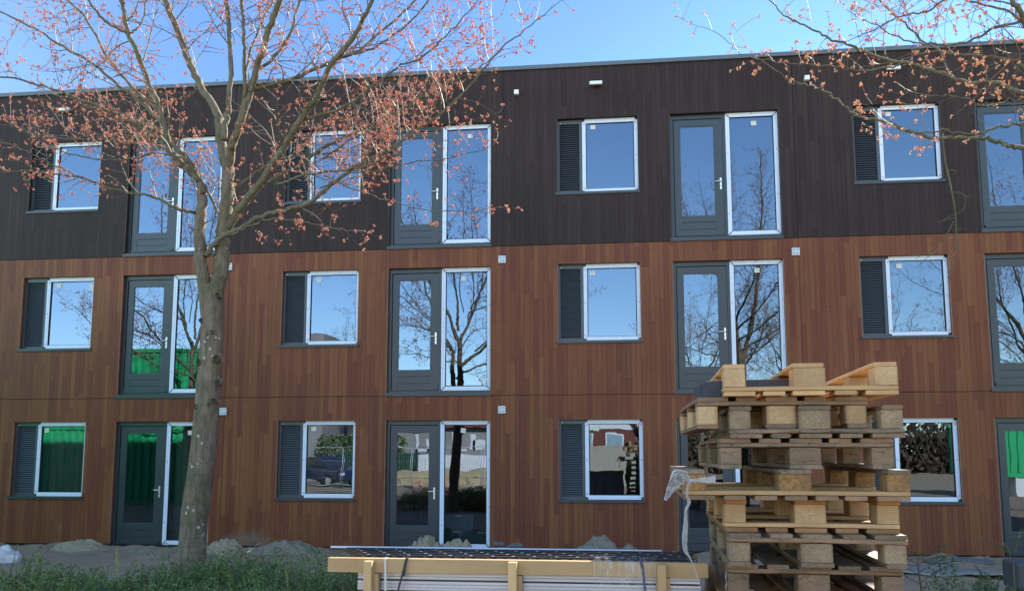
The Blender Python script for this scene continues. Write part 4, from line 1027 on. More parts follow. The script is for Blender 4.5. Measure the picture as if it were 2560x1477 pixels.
def blossommat(name, a, b_):
    m, N, fin, t = nodes(name)
    g_ = N('NewGeometry')
    c = ramp(N, g_.outputs['Random Per Island'], [(0.0, a), (1.0, b_)])
    p = N('BsdfPrincipled', {'Base Color': c, 'Roughness': 0.7, 'Specular IOR Level': 0.2}); tl = N('BsdfTranslucent', {'Color': c})
    fin(N('MixShader', {0: 0.5, 1: p.outputs[0], 2: tl.outputs[0]}).outputs[0]); return m
M['twig_bark'] = simple('maple_twig', (0.135, 0.105, 0.068), 0.6, var=0.25)
M['blossom'] = blossommat('maple_blossom', (0.64, 0.24, 0.18), (0.82, 0.54, 0.40))
M['blossom_pale'] = blossommat('maple_blossom_pale', (0.72, 0.35, 0.24), (0.88, 0.64, 0.42))

OCT = [(1, 0, 0), (-1, 0, 0), (0, 1, 0), (0, -1, 0), (0, 0, 1), (0, 0, -1)]
OCF = [(0, 2, 4), (2, 1, 4), (1, 3, 4), (3, 0, 4), (2, 0, 5), (1, 2, 5), (3, 1, 5), (0, 3, 5)]
class Tree:
    def __init__(s, seed, bloss='blossom', density=1.0, bsize=1.0):
        s.r = random.Random(seed); s.tr, s.lb, s.tw, s.bl = MB(), MB(), MB(), MB(); s.bm = M[bloss]; s.den = density; s.bs = bsize; s.nb = 0
    def blossom(s, p, sz):
        r = s.r; k = r.choice((3, 4, 5)) if sz > 0.9 else r.choice((2, 3)); s.nb += 1
        for _ in range(k):
            q = p + Vector([r.uniform(-1, 1) for _ in range(3)]) * 0.013 * sz
            a = 0.0085 * sz * r.uniform(0.7, 1.2); e = [Vector([r.uniform(-.4, .4) for _ in range(3)]) for _ in range(1)][0]
            s.bl.add([q + Vector((o[0] + e.x * o[1], o[1] + e.y * o[2], o[2] + e.z * o[0])) * a for o in OCT], OCF, s.bm)
    def twig(s, p, d, L, rad, level, bl=1.0, droop=0.0):
        """a curved twig that sags and turns up at its tip, set with blossom clusters at its nodes"""
        r = s.r; n = max(4, int(L / 0.07)); pts = [Vector(p)]; d = d.normalized(); dirs = [d]
        curl = Vector([r.uniform(-1, 1) for _ in range(3)]) * 0.17
        for i in range(n):
            t = i / n
            d = (d + Vector((0, 0, -droop * (0.10 if t < 0.45 else -0.22) + 0.05)) + curl * (0.6 + t) + Vector([r.uniform(-.13, .13) for _ in range(3)])).normalized()
            pts.append(pts[-1] + d * (L / n)); dirs.append(d)
        s.tw.tube(pts, [max(0.0017, rad * (1 - 0.75 * i / n)) for i in range(n + 1)], 3 if rad < 0.006 else 4, M['twig_bark'], cap=False)
        for i in range(1, n + 1):
            if level > 0 and i < n and r.random() < 0.60 * s.den:
                a = Vector([r.uniform(-1, 1) for _ in range(3)]); a = (a - dirs[i] * a.dot(dirs[i])).normalized()
                s.twig(pts[i], dirs[i] * r.uniform(0.3, 0.9) + a, L * r.uniform(0.28, 0.55) * (1 - 0.3 * i / n), rad * 0.55, level - 1, bl, droop)
            if (i > n * 0.35 or level == 0) and r.random() < 0.33 * bl:
                s.blossom(pts[i] + Vector([r.uniform(-1, 1) for _ in range(3)]) * 0.008, s.bs * r.uniform(0.5, 1.5))
        s.blossom(pts[-1], s.bs * 1.1)
    def limb(s, pts, r0, r1, start=0.15, every=0.17, L=(0.45, 1.0), bl=1.0, level=1, droop=0.6, mb=None, tip=True, sides=8, upb=0.25):
        P = cr(pts, 6); n = len(P); r = s.r
        for i in range(1, n - 1): P[i] = P[i] + Vector([r.uniform(-1, 1) for _ in range(3)]) * 0.012
        tot = sum((P[i + 1] - P[i]).length for i in range(n - 1))
        rad = [max(0.003, r1 + (r0 - r1) * (1 - i / (n - 1)) ** 0.9) for i in range(n)]
        (mb or s.lb).tube(P, rad, sides, M['bark_young'] if not mb else M['bark'])
        acc = 0; nxt = start * tot + r.uniform(0, every)
        for i in range(n - 1):
            seg = (P[i + 1] - P[i]); L_ = seg.length; dd = seg.normalized()
            while nxt < acc + L_:
                t = nxt / tot; pos = P[i] + dd * (nxt - acc)
                a = Vector([r.uniform(-1, 1), r.uniform(-1, 1), r.uniform(-0.8, 1)]); a = (a - dd * a.dot(dd)).normalized()
                ln = r.uniform(*L) * (1 - 0.35 * t)
                s.twig(pos, dd * r.uniform(0.35, 1.0) + a * 0.9 + Vector((0, 0, upb)), ln, min(0.010, rad[i] * 0.5) * (0.6 + 0.4 * ln), level, bl, droop)
                nxt += every * r.uniform(0.5, 1.5) / s.den
            acc += L_
        if tip: s.twig(P[-1], P[-1] - P[-3], r.uniform(0.3, 0.6), max(r1, 0.004), level, bl, droop)
        return P
    def finish(s, label, cx, cy, cz, group='maples planted in a row along the building'):
        o = tag(empty('maple_tree', (cx, cy, cz)), label, 'tree', group); off = Vector((cx, cy, cz))
        for nm, mb in (('trunk', s.tr), ('limbs', s.lb), ('twigs', s.tw), ('blossom', s.bl)):
            if mb.v:
                mb.v = [(v[0] - cx, v[1] - cy, v[2] - cz) for v in mb.v]; mb.build(nm, o)
        return o
def trunk(T, pts, rads, knots=()):
    P = cr(pts, 8); n = len(P); RR = []
    for i in range(n):
        t = i / (n - 1) * (len(rads) - 1); a = min(int(t), len(rads) - 2); RR.append(rads[a] + (rads[a + 1] - rads[a]) * (t - a))
    sides = 20; vs = []
    for i, p in enumerate(P):
        d = (P[min(i + 1, n - 1)] - P[max(i - 1, 0)]).normalized(); a = d.cross(Vector((0, 1, 0))).normalized(); b = d.cross(a)
        for k in range(sides):
            th = 2 * math.pi * k / sides; v = a * math.cos(th) + b * math.sin(th)
            q = RR[i] * (1 + 0.10 * noise.fractal(Vector((v.x * 1.3, v.y * 1.3, p.z * 1.1)), 1.0, 2.0, 3) + 0.03 * noise.noise(Vector((v.x * 4, v.y * 4, p.z * 6))))
            vs.append(p + v * q)
    T.tr.add(vs, [(i * sides + k, i * sides + (k + 1) % sides, (i + 1) * sides + (k + 1) % sides, (i + 1) * sides + k)[::-1] for i in range(n - 1) for k in range(sides)], M['bark'], True)
    return P, RR
D1_ = 8.7
def P2(lst, dy0=0.0, dy1=0.0, D=D1_):
    n = len(lst); return [at(x, y, D + dy0 + (dy1 - dy0) * (i / (n - 1)) ** 1.0) for i, (x, y) in enumerate(lst)]
T = Tree(3, density=1.2, bsize=0.98)
c = at(474, 1404, D1_); gz1 = gz(c.x, base + D1_)
foot = at(468, 1521, D1_); foot.z = gz1 - 0.1
trunk(T, [foot, at(472, 1440, D1_), at(482, 1380, D1_), at(488, 1280, D1_), at(500, 1180, D1_), at(512, 1080, D1_), at(521, 980, D1_), at(527, 880, D1_), at(530, 790, D1_), at(527, 715, D1_)],
      [0.165, 0.147, 0.142, 0.139, 0.136, 0.130, 0.123, 0.119, 0.121, 0.135])
# stems above the fork
def stem(lst, r0, r1, dy=0.0, dy0=0.0, **kw):
    return T.limb(P2(lst, dy0, dy), r0, r1, mb=T.tr, sides=12, tip=False, start=kw.pop('start', 0.5), **kw)
stem([(520, 735), (505, 680), (500, 620), (498, 560), (505, 500), (504, 461)], 0.078, 0.050, -0.05)
stem([(536, 740), (549, 690), (556, 620), (562, 540), (570, 470), (572, 420)], 0.090, 0.064, 0.15)
for (x, y, sz) in ((541, 895, 1.0), (497, 905, 0.8), (545, 737, .7), (547, 955, 0.7), (535, 1000, .6), (491, 1016, .7), (502, 800, .6), (530, 830, .6), (520, 1010, .5)):
    p = at(x, y, D1_ - 0.11); b = T.tr; n = 12
    ring = [p + Vector((0.032 * sz * math.cos(6.283 * k / n), -0.02 * sz, 0.038 * sz * math.sin(6.283 * k / n))) for k in range(n)]
    out = [p + Vector((0.055 * sz * math.cos(6.283 * k / n), 0.05, 0.062 * sz * math.sin(6.283 * k / n))) for k in range(n)]
    b.add(ring + out + [p + Vector((0, 0.01, 0))], [(k, (k + 1) % n, n + (k + 1) % n, n + k) for k in range(n)] , M['bark'], True)
    b.add(ring + [p + Vector((0, 0.012, 0))], [((k + 1) % n, k, n) for k in range(n)], M['knot'], False)
def L1(lst, r0, r1, dy=0.0, dy0=0.0, ext=None, **kw):
    P = P2(lst, dy0, dy)
    if ext:      # carry on above the picture
        d = (P[-1] - P[-2]).normalized(); p = P[-1]
        for i in range(int(ext / 0.6)):
            d = (d + Vector((T.r.uniform(-.12, .12), T.r.uniform(-.12, .12), 0.16))).normalized(); p = p + d * 0.6; P.append(p)
    T.limb(P, r0 * LS, (max(0.007, r1 * 0.4) if ext else r1) * LS, **kw)
LS = 0.80
L1([(504, 461), (488, 440), (461, 415), (447, 405), (423, 365), (409, 298), (380, 226), (351, 154), (320, 84), (308, 29), (298, -40)], 0.055, 0.028, -0.3, start=0.12, ext=2.4)
L1([(320, 84), (288, 70), (250, 40), (215, -10)], 0.018, 0.008, -0.6, -0.25, start=0.1, ext=1.5)
L1([(322, 88), (345, 70), (360, 40), (368, -10)], 0.015, 0.008, -0.1, -0.25, start=0.1, ext=1.5)
L1([(497, 452), (461, 389), (409, 351), (337, 312), (269, 279), (192, 245), (110, 215), (0, 192), (-110, 190)], 0.030, 0.007, -1.0)
L1([(412, 318), (360, 262), (288, 207), (231, 159), (159, 118), (87, 72), (0, 30), (-70, -20)], 0.026, 0.009, 0.5, -0.1, ext=0.6)
L1([(395, 275), (337, 226), (269, 144), (212, 43), (150, -15)], 0.024, 0.010, 0.3, -0.1, ext=1.5)
L1([(500, 536), (468, 528), (433, 517), (375, 490), (288, 474), (207, 447), (139, 435), (62, 428), (-20, 430)], 0.024, 0.006, -0.8, L=(0.35, 0.8))
L1([(207, 447), (139, 415), (100, 395), (60, 375), (0, 355), (-60, 340)], 0.010, 0.005, -0.9, -0.5, L=(0.3, 0.7), every=0.12)
L1([(490, 430), (440, 390), (380, 385), (300, 400), (220, 395), (130, 370), (60, 330)], 0.016, 0.005, -1.1, -0.1, L=(0.35, 0.8), every=0.13)
L1([(440, 395), (370, 350), (290, 340), (180, 350), (90, 335), (10, 300)], 0.014, 0.005, 0.5, 0.0, L=(0.35, 0.8), every=0.13)
L1([(572, 430), (556, 380), (548, 320), (543, 283), (495, 202), (461, 125), (423, 24), (405, -30)], 0.070, 0.034, 0.6, 0.15, start=0.2, ext=3.0)
L1([(558, 350), (565, 300), (572, 269), (577, 168), (572, 48), (563, -10)], 0.045, 0.026, 0.3, 0.1, start=0.2, ext=3.6)
L1([(572, 430), (576, 380), (584, 356), (608, 288), (635, 192), (673, 72), (700, 0)], 0.068, 0.032, -0.2, 0.15, start=0.2, ext=3.2)
L1([(606, 280), (612, 230), (611, 160), (611, 96), (601, -10)], 0.030, 0.018, -0.4, 0.0, start=0.15, ext=3.0)
L1([(624, 230), (638, 192), (711, 110), (744, 24), (750, -20)], 0.026, 0.014, 0.4, -0.1, start=0.1, ext=2.4)
L1([(566, 575), (600, 519), (648, 461), (696, 385), (744, 312), (792, 240), (835, 154), (888, 86), (932, 0)], 0.060, 0.022, -0.9, 0.1, start=0.15, ext=1.8)
L1([(515, 640), (545, 600), (600, 572), (648, 543), (720, 524), (783, 500), (840, 452), (888, 418), (960, 380), (1033, 332), (1105, 284), (1177, 212), (1240, 135), (1300, 85), (1390, 12)], 0.042, 0.005, -0.5, -0.05, start=0.25)
L1([(648, 468), (700, 440), (744, 418), (816, 365), (888, 332), (946, 303), (1023, 260), (1100, 215), (1180, 165)], 0.030, 0.006, 0.7, 0.0, every=0.12)
L1([(690, 460), (783, 433), (869, 423), (936, 409), (975, 380), (1020, 330)], 0.018, 0.006, -0.9, -0.3, every=0.12)
L1([(810, 440), (869, 466), (965, 500), (1057, 524), (1177, 529), (1225, 519)], 0.009, 0.003, -0.6, -0.4, L=(0.2, 0.5), every=0.2)
L1([(575, 590), (600, 577), (672, 548), (768, 558), (840, 572), (884, 577)], 0.012, 0.003, -0.9, -0.2, L=(0.2, 0.5), every=0.2)
L1([(610, 300), (624, 230), (735, 197), (831, 154), (898, 125), (975, 62), (1047, -5)], 0.034, 0.010, 0.3, 0.0, ext=0.6)
L1([(608, 250), (624, 140), (662, 43), (696, -20)], 0.020, 0.012, 0.9, 0.2, ext=2.0)
L1([(790, 245), (840, 154), (937, 120), (1033, 48), (1081, -10)], 0.020, 0.008, -0.3, -0.4)
L1([(760, 300), (860, 269), (937, 212), (994, 168), (1062, 139), (1119, 87), (1180, 20)], 0.022, 0.006, -1.0, -0.4, every=0.12)
L1([(800, 400), (880, 350), (980, 290), (1060, 240), (1150, 195), (1230, 150)], 0.016, 0.005, -0.2, 0.3, every=0.11)
L1([(800, 470), (900, 440), (1000, 410), (1100, 400), (1190, 380)], 0.010, 0.004, 0.4, 0.0, L=(0.25, 0.6), every=0.16)
L1([(574, 480), (640, 430), (700, 400), (800, 385), (880, 370), (960, 330)], 0.020, 0.005, 1.0, 0.2, every=0.14)
L1([(560, 560), (520, 480), (470, 400), (400, 330), (330, 290), (230, 270)], 0.022, 0.006, 1.3, 0.2, every=0.15)
tree1 = T.finish('tall forked maple in red blossom standing in front of the left half of the building', foot.x, base + D1_, gz1)

# second maple: trunk beyond the right edge
T = Tree(9, 'blossom_pale', 0.95, 0.9); D2 = 6.9
t2 = at(2830, 1135, D2); g2 = gz(t2.x, base + D2)
TP = lambda z, dx_=0.0, dy_=0.0: Vector((t2.x + dx_, base + D2 + dy_, z))
trunk(T, [TP(g2 - .1), TP(0.8, .01), TP(2.2, -.02), TP(3.6, .03), TP(4.5, 0.02)], [0.19, 0.155, 0.14, 0.135, 0.14])
T.limb([TP(4.3), TP(5.2, -.1, .1), TP(6.5, -.25, .2), TP(8.2, -.35, .1), TP(10.4, -.3, .15)], 0.10, 0.010, start=0.15, every=0.07, L=(0.5, 1.3), upb=0.7, mb=T.tr, sides=10)
T.limb([TP(4.3), TP(5.0, .25, .0), TP(6.5, .55, -.1), TP(8.6, .8, -.2), TP(10.8, .8, 0)], 0.09, 0.010, start=0.15, every=0.07, L=(0.5, 1.3), upb=0.7, mb=T.tr, sides=10)
def L2(lst, r0, r1, dy=0.0, dy0=0.0, root=None, **kw):
    P = P2(lst, dy0, dy, D2)
    if root is not None: P = [root] + P
    T.limb(P, r0 * 0.72, r1 * 0.8, **kw)
L2([(2700, 190), (2610, 110), (2560, 48), (2533, 0), (2500, -80)], 0.042, 0.02, -0.4, root=TP(4.2), start=0.3)
L2([(2600, 45), (2560, 50), (2485, 72), (2427, 103), (2340, 112), (2260, 100), (2180, 60)], 0.018, 0.005, -0.5, -0.1, start=0.1, bl=1.1)
L2([(2700, 270), (2620, 290), (2560, 308), (2500, 317), (2437, 336), (2355, 327), (2293, 332), (2240, 320)], 0.020, 0.005, -0.3, root=TP(3.9), start=0.35, L=(0.25, 0.6))
L2([(2700, 350), (2620, 365), (2560, 368), (2523, 365), (2475, 349), (2413, 344), (2341, 344), (2278, 327), (2206, 303), (2148, 291), (2115, 269), (2067, 231), (2023, 212), (1975, 207), (1945, 180)], 0.030, 0.004, 0.3, root=TP(3.6), start=0.45, L=(0.15, 0.4), every=0.2)
L2([(2700, 300), (2620, 260), (2560, 236), (2485, 207), (2413, 207), (2341, 178), (2273, 159), (2197, 144), (2129, 115), (2072, 96), (2023, 67), (1961, 38), (1915, -10)], 0.032, 0.005, 0.0, root=TP(4.0), start=0.3, L=(0.3, 0.65), every=0.15)
L2([(2273, 159), (2197, 173), (2110, 173), (2067, 163), (2004, 161), (1947, 156), (1860, 139), (1815, 100)], 0.011, 0.003, 0.2, 0.1, start=0.05, L=(0.15, 0.4), every=0.2)
L2([(2560, -90), (2470, -50), (2365, 0), (2317, 29), (2245, 43), (2150, 90)], 0.018, 0.005, -0.5, root=TP(5.0), start=0.2)
L2([(2600, 200), (2540, 150), (2450, 140), (2350, 130), (2260, 60), (2200, 0), (2150, -60)], 0.022, 0.006, 0.5, root=TP(4.4), start=0.25, every=0.13)
L2([(2620, 120), (2540, 40), (2440, 10), (2340, -30), (2200, -60)], 0.02, 0.006, 0.2, root=TP(4.6), start=0.2)
L2([(2640, 330), (2590, 270), (2530, 250), (2460, 265), (2400, 245), (2330, 240)], 0.014, 0.004, -0.7, root=TP(3.9), start=0.35, L=(0.25, 0.5), every=0.14)
for i in range(13):       # the rest of the crown, beyond the frame
    a = R(i * 27.7 - 60 + T.r.uniform(-8, 8)); z0 = 4.0 + 0.32 * i; ln = 2.9 - 0.12 * i; u = Vector((math.cos(a), math.sin(a), 0))
    if u.x < -0.55 and z0 < 6.5: continue
    p = TP(z0, -.15, .1); T.limb([p, p + u * ln * .4 + Vector((0, 0, .6)), p + u * ln * .75 + Vector((0, 0, 1.5)), p + u * ln + Vector((0, 0, 2.8))], 0.035, 0.006, every=0.09, L=(0.5, 1.2))
tree2 = T.finish('maple with pale blossom whose branches reach in at the top right corner', t2.x, base + D2, g2)
# broken twig hanging from the low branch
b = MB(); Dh = D2 + 0.22
hang = [(2357, 335), (2363, 400), (2378, 470), (2388, 530), (2391, 590), (2391, 625), (2376, 655), (2374, 700)]
b.tube(cr([at(x, y, Dh) for x, y in hang], 5), [0.009 - 0.00016 * i for i in range(36)], 5, M['bark_young'])
for lst in ([(2388, 545), (2370, 548), (2345, 556)], [(2384, 552), (2370, 580), (2340, 612), (2312, 632), (2288, 648)], [(2391, 592), (2372, 598), (2340, 628), (2310, 650), (2290, 668)],
            [(2372, 426), (2384, 425), (2389, 437)], [(2385, 480), (2400, 482), (2413, 490), (2412, 515), (2398, 532), (2366, 545), (2358, 552)], [(2413, 490), (2431, 493)],
            [(2391, 572), (2405, 572)], [(2391, 588), (2408, 594)], [(2382, 615), (2372, 615)], [(2380, 640), (2390, 640)], [(2376, 660), (2386, 658)], [(2375, 690), (2366, 694)], [(2375, 675), (2385, 675)]):
    pts = [at(x, y, Dh) for x, y in lst]; pts = cr(pts, 4) if len(pts) > 2 else pts
    b.tube(pts, [0.0035 * (1 - .5 * i / len(pts)) for i in range(len(pts))], 4, M['bark_young'])
b.v = [(v[0] - t2.x, v[1] - base - D2, v[2] - g2) for v in b.v]
b.build('broken_twig', tree2)
def more(src, label, x, y, rz, sc=1.0):
    o = copy_tree(src); o.location = (x, y, gz(x, y)); o.rotation_euler = (0, 0, R(rz)); o.scale = (sc, sc, sc); o['label'] = label; return o
more(tree1, 'maple of the row further left, seen only as a reflection in the leftmost windows', CAM.x - 12.6, base + 8.0, 150, 1.0)
t3 = more(tree1, 'maple of the row at the far right, reflected in the rightmost door', CAM.x + 12.2, base + 6.6, 60, 0.98)
for i, (x, y, rz, sc) in enumerate(((17.5, -31, 200, 1.1), (22.0, -29, 20, 1.0), (27.5, -32, 110, 1.15), (5.5, -38, 250, 1.0), (-4.0, -36, 80, 1.0))):
    o = more(tree1, 'bare tree far behind the site road, number %d from the right' % i, x, y, rz, sc); o['group'] = 'trees behind the site road'
    o['label'] = ('tree beyond the gabled house, seen in the glass above the pallets', 'tree left of the round-logo cabin in the reflection', 'tree behind the green site cabin on grey blocks', 'tree in front of the grey gable-less building', 'tree beside the tall pale apartment building')[i]
    for ch in list(o.children):
        if ch.name.startswith('blossom'): ch.name = 'buds'

# ------------------------------------------------------------------ the far side of the site road (seen in the window panes)
M['green'] = simple('green_container_paint', (0.012, 0.40, 0.13), 0.5, var=0.08, scale=2)
M['dkgreen'] = simple('dark_green_paint', (0.01, 0.06, 0.03), 0.5)
M['white'] = simple('white_paint', (0.72, 0.72, 0.70), 0.6, var=0.06)
M['grey_wall'] = simple('grey_render', (0.28, 0.26, 0.24), 0.9, var=0.15, scale=1)
M['beige'] = simple('beige_render', (0.36, 0.33, 0.26), 0.9, var=0.06)
M['brick'] = simple('red_brown_brick', (0.16, 0.055, 0.04), 0.9, var=0.2)
M['tile'] = simple('red_roof_tile', (0.20, 0.06, 0.035), 0.8, var=0.2)
M['orange'] = simple('orange_pipe', (0.62, 0.15, 0.035), 0.4, var=0.05)
M['yellow'] = simple('yellow_disc', (0.75, 0.62, 0.12), 0.5)
M['blue_sign'] = simple('blue_sign', (0.04, 0.13, 0.42), 0.5)
M['car'] = simple('navy_car_paint', (0.012, 0.025, 0.06), 0.15, spec=0.8)
M['carglass'] = simple('car_glass', (0.02, 0.025, 0.03), 0.05, spec=1.0)
M['tyre'] = simple('tyre_rubber', (0.015, 0.015, 0.015), 0.8)
M['pale_glass'] = simple('pale_window', (0.30, 0.42, 0.48), 0.2, var=0.1)
def container(name, label, x0, x1, yf, z0, h, mat, group=None, deck=2.4):
    o = tag(empty(name, ((x0 + x1) / 2, yf, z0)), label, 'container', group); w_ = x1 - x0; b = MB()
    n = int(w_ / 0.28); vs = []
    for i in range(n):
        a = -w_ / 2 + 0.1 + (w_ - 0.2) * i / n; st_ = (w_ - 0.2) / n
        for q, yy in ((0, 0.0), (0.36, 0.0), (0.5, 0.035), (0.86, 0.035)): vs += [(a + q * st_, yy, 0.16), (a + q * st_, yy, h - 0.12)]
    b.add(vs, [(2 * i, 2 * i + 2, 2 * i + 3, 2 * i + 1) for i in range(len(vs) // 2 - 1)], mat)
    b.box((-w_ / 2, -deck, 0.14), (w_ / 2, -0.01, h - 0.1), mat); b.build('side_panel', o)
    b = MB()
    for q in (-w_ / 2, w_ / 2 - 0.14): b.box((q, -0.1, 0), (q + 0.14, 0.06, h), mat); b.box((q, -deck - 0.05, 0), (q + 0.14, -deck + 0.1, h), mat)
    b.box((-w_ / 2 + 0.14, -0.06, 0), (w_ / 2 - 0.14, 0.055, 0.15), mat); b.box((-w_ / 2 + 0.14, -0.06, h - 0.12), (w_ / 2 - 0.14, 0.055, h - 0.001), mat)
    b.build('corner_post', o); return o
GC = 'green containers stacked left of the photographer'; yc = base + 5.9
c1 = container('shipping_container', 'lower green container with a white panel, next to the maple row', -12.2, -0.9, yc, 0.0, 2.565, M['green'], GC)
b = MB(); b.box((1.6 - 8.6, 0.06, 1.25), (2.6 - 8.6, 0.08, 2.25), M['white']); b.build('white_panel', c1)
b = MB(); b.tube([(0, 0.04, 0), (0, 0.07, 0)], 0.16, 20, M['blue_sign']); b.build('round_badge', c1, (1.9, 0, 1.75))
container('shipping_container', 'upper green container resting on the one with the white panel', -12.2, -0.9, yc, 2.58, 2.6, M['green'], GC)
container('shipping_container', 'lower green container at the far left end', -24.2, -12.5, yc, 0.0, 2.565, M['green'], GC)
container('shipping_container', 'upper green container at the far left end', -24.2, -12.5, yc, 2.58, 2.6, M['green'], GC)
c2 = container('site_cabin', 'green site cabin on grey blocks with two yellow discs', 26.4, 33.0, -18.4, 0.75, 2.1, M['green'])
c2['category'] = 'cabin'
b = MB()
for q in (-0.0, 0.34): b.tube([(q, 0.04, 0), (q, 0.075 + q * 0.02, 0)], 0.24, 22, M['yellow'])
b.build('disc', c2, (1.9, 0, 1.62))
b = MB()
for q in range(5): b.box((-3.2 + q * 1.4, -1.4, -0.75), (-2.3 + q * 1.4, 0.02, -0.01), M['white'])
b.build('block', c2)
container('waste_container', 'dark green waste container with a pale label standing by the car', -3.2, 1.6, -30.5, 0.0, 1.75, M['dkgreen'])['category'] = 'container'
# hoarding of white corrugated sheets
o = tag(empty('hoarding', (4.6, -29.5, 0)), 'long white corrugated hoarding across the site road', 'fence'); b = MB(); vs = []
for i in range(200):
    x = -2.8 + i * 0.029; vs += [(x, 0.03 * (1 if (i // 2) % 2 else 0), 0.3), (x, 0.03 * (1 if (i // 2) % 2 else 0), 1.62)]
b.add(vs, [(2 * i, 2 * i + 2, 2 * i + 3, 2 * i + 1) for i in range(199)], M['white']); b.build('sheet', o)
b = MB()
for q in range(4): b.box((-2.8 + q * 1.9, -0.1, 0.0), (-2.72 + q * 1.9, -0.02, 1.6), M['zinc'])
b.build('post', o)
# sand bank
M['sand_sun'] = simple('dry_sand', (0.45, 0.34, 0.18), 0.95, var=0.15, scale=3, bump=0.3)
b = MB(); n = 40; vs = []
for j in range(n + 1):
    for i in range(n + 1):
        u, v = i / n * 2 - 1, j / n * 2 - 1; k = max(0, 1 - abs(v) ** 2) * max(0, 1 - u ** 8)
        vs.append((u * 5.5, v * 1.6, 0.85 * k * (1 + 0.25 * noise.noise(Vector((u * 5, v * 2, 0)))) - 0.05))
b.add(vs, [(j * (n + 1) + i, j * (n + 1) + i + 1, (j + 1) * (n + 1) + i + 1, (j + 1) * (n + 1) + i) for j in range(n) for i in range(n)], M['sand_sun'], True)
tag(b.build('sand_bank', None, (5.2, -27.2, 0)), 'long bank of dry yellow sand in front of the white hoarding', 'sand bank')
# buildings far behind
def house(name, label, x0, x1, y, h, roof=2.5, wall='brick', deck=8, gable=True):
    o = tag(empty(name, ((x0 + x1) / 2, y, 0)), label, 'building'); w_ = x1 - x0; b = MB(); b.box((-w_ / 2, -deck, 0), (w_ / 2, 0, h), M[wall]); b.build('wall', o)
    if gable:
        b = MB(); b.prism([(-w_ / 2, h), (w_ / 2, h), (0, h + roof)], 0.0, 0.02, M['white']); b.build('gable', o)
        b = MB()
        for s_ in (-1, 1): b.add([(s_ * (w_ / 2 + .3), .35, h - .15), (s_ * (w_ / 2 + .3), -deck, h - .15), (0, -deck, h + roof + .12), (0, .35, h + roof + .12), (s_ * (w_ / 2 + .3), .35, h - .3), (s_ * (w_ / 2 + .3), -deck, h - .3), (0, -deck, h + roof - .05), (0, .35, h + roof - .05)], [(0, 1, 2, 3), (7, 6, 5, 4), (0, 3, 7, 4)], M['tile'])
        b.build('roof', o)
    return o
o = house('gabled_house', 'red-brown house with white timber gable above the beige wall', 9.0, 14.2, -44, 3.4, 4.2)
for wx_, wz_ in ((-1.6, 2.0), (0.4, 2.0), (-0.6, 4.3)):
    b = MB(); b.box((wx_, 0.03, wz_), (wx_ + 1.2, 0.1, wz_ + 1.1), M['white']); f_ = b.build('window', o); b = MB(); b.box((wx_ + .1, 0.1, wz_ + .1), (wx_ + 1.1, 0.11, wz_ + 1.0), M['pale_glass']); b.build('pane', f_)
b = MB(); b.box((0, -0.2, 0), (5.0, 0, 2.1), M['beige']); tag(b.build('garden_wall', None, (10.0, -29, 0)), 'plain beige garden wall in front of the gabled house', 'wall')
o = house('low_building', 'low grey building with white angular marks painted on it', -3.0, 8.6, -36, 3.3, wall='grey_wall', gable=False)
b = MB()
for q, pts in enumerate(([(0, 1), (0, 0), (.7, 0), (.7, .7)], [(1.1, 1.1), (1.1, .5), (1.7, .5), (1.7, 1.1)], [(2.3, 1), (2.5, 0), (3.1, 0)], [(3.5, .9), (3.7, .1), (4.2, .5)])):
    for a, c in zip(pts, pts[1:]):
        x0_, x1_, z0_, z1_ = min(a[0], c[0]) - .09, max(a[0], c[0]) + .09, min(a[1], c[1]) - .09, max(a[1], c[1]) + .09
        b.box((x0_, 0.02 + q * 0.002, z0_), (x1_, 0.03 + q * 0.002, z1_), M['white'])
b.build('painted_mark', o, (-2.6, 0, 1.9))
b = MB(); b.add([(-6.1, .4, 3.3), (6.1, .4, 3.3), (6.1, -4, 5.0), (-6.1, -4, 5.0)], [(0, 1, 2, 3)], M['tile']); b.build('roof', o)
o = house('apartment_tower', 'tall pale grey building without windows on its side wall', -10.5, -5.0, -33, 9, wall='grey_wall', gable=False)
o = house('balcony_building', 'white building with glazed balconies and red brick base', -5.5, -0.5, -46, 3.0, wall='brick', gable=False)
b = MB(); b.box((-2.5, -8, 3.0), (2.5, 0, 6.5), M['white']); b.build('upper_wall', o)
for z in (3.4, 4.9):
    b = MB(); b.box((-2.3, 0.02, z), (2.3, 0.8, z + 0.1), M['white']); b.box((-2.3, 0.75, z + 0.1), (2.3, 0.8, z + 0.95), M['pale_glass']); b.build('balcony', o)
# clipped hedge, pipes, netting, car, mesh fence
r_ = random.Random(8); b = MB()
for i in range(2600):
    p = Vector((r_.uniform(-2.6, 2.6), r_.uniform(-.5, .5), r_.uniform(0.2, 2.7))); l = 0.14
    a_, c_ = Vector([r_.uniform(-1, 1) for _ in range(3)]).normalized(), Vector([r_.uniform(-1, 1) for _ in range(3)]).normalized()
    b.add([p, p + a_ * l, p + a_ * l + c_ * l, p + c_ * l], [(0, 1, 2, 3)], M['leaf'])
tag(b.build('clipped_hedge', None, (-2.4, -32.5, 0)), 'clipped green hedge behind the dark waste container', 'hedge')
b = MB()
for i in range(70):
    P = [Vector((r_.gauss(0, .45), r_.gauss(0, .2), abs(r_.gauss(.05, .14))))]
    for _ in range(4): P.append(P[-1] + Vector([r_.uniform(-.18, .18) for _ in range(3)])); P[-1].z = max(0.02, P[-1].z)
    b.tube(P, 0.012, 3, M['red'])
tag(b.build('plastic_netting', None, (5.1, -18.8, 0.02)), 'crumpled red plastic netting lying on the sand', 'netting')
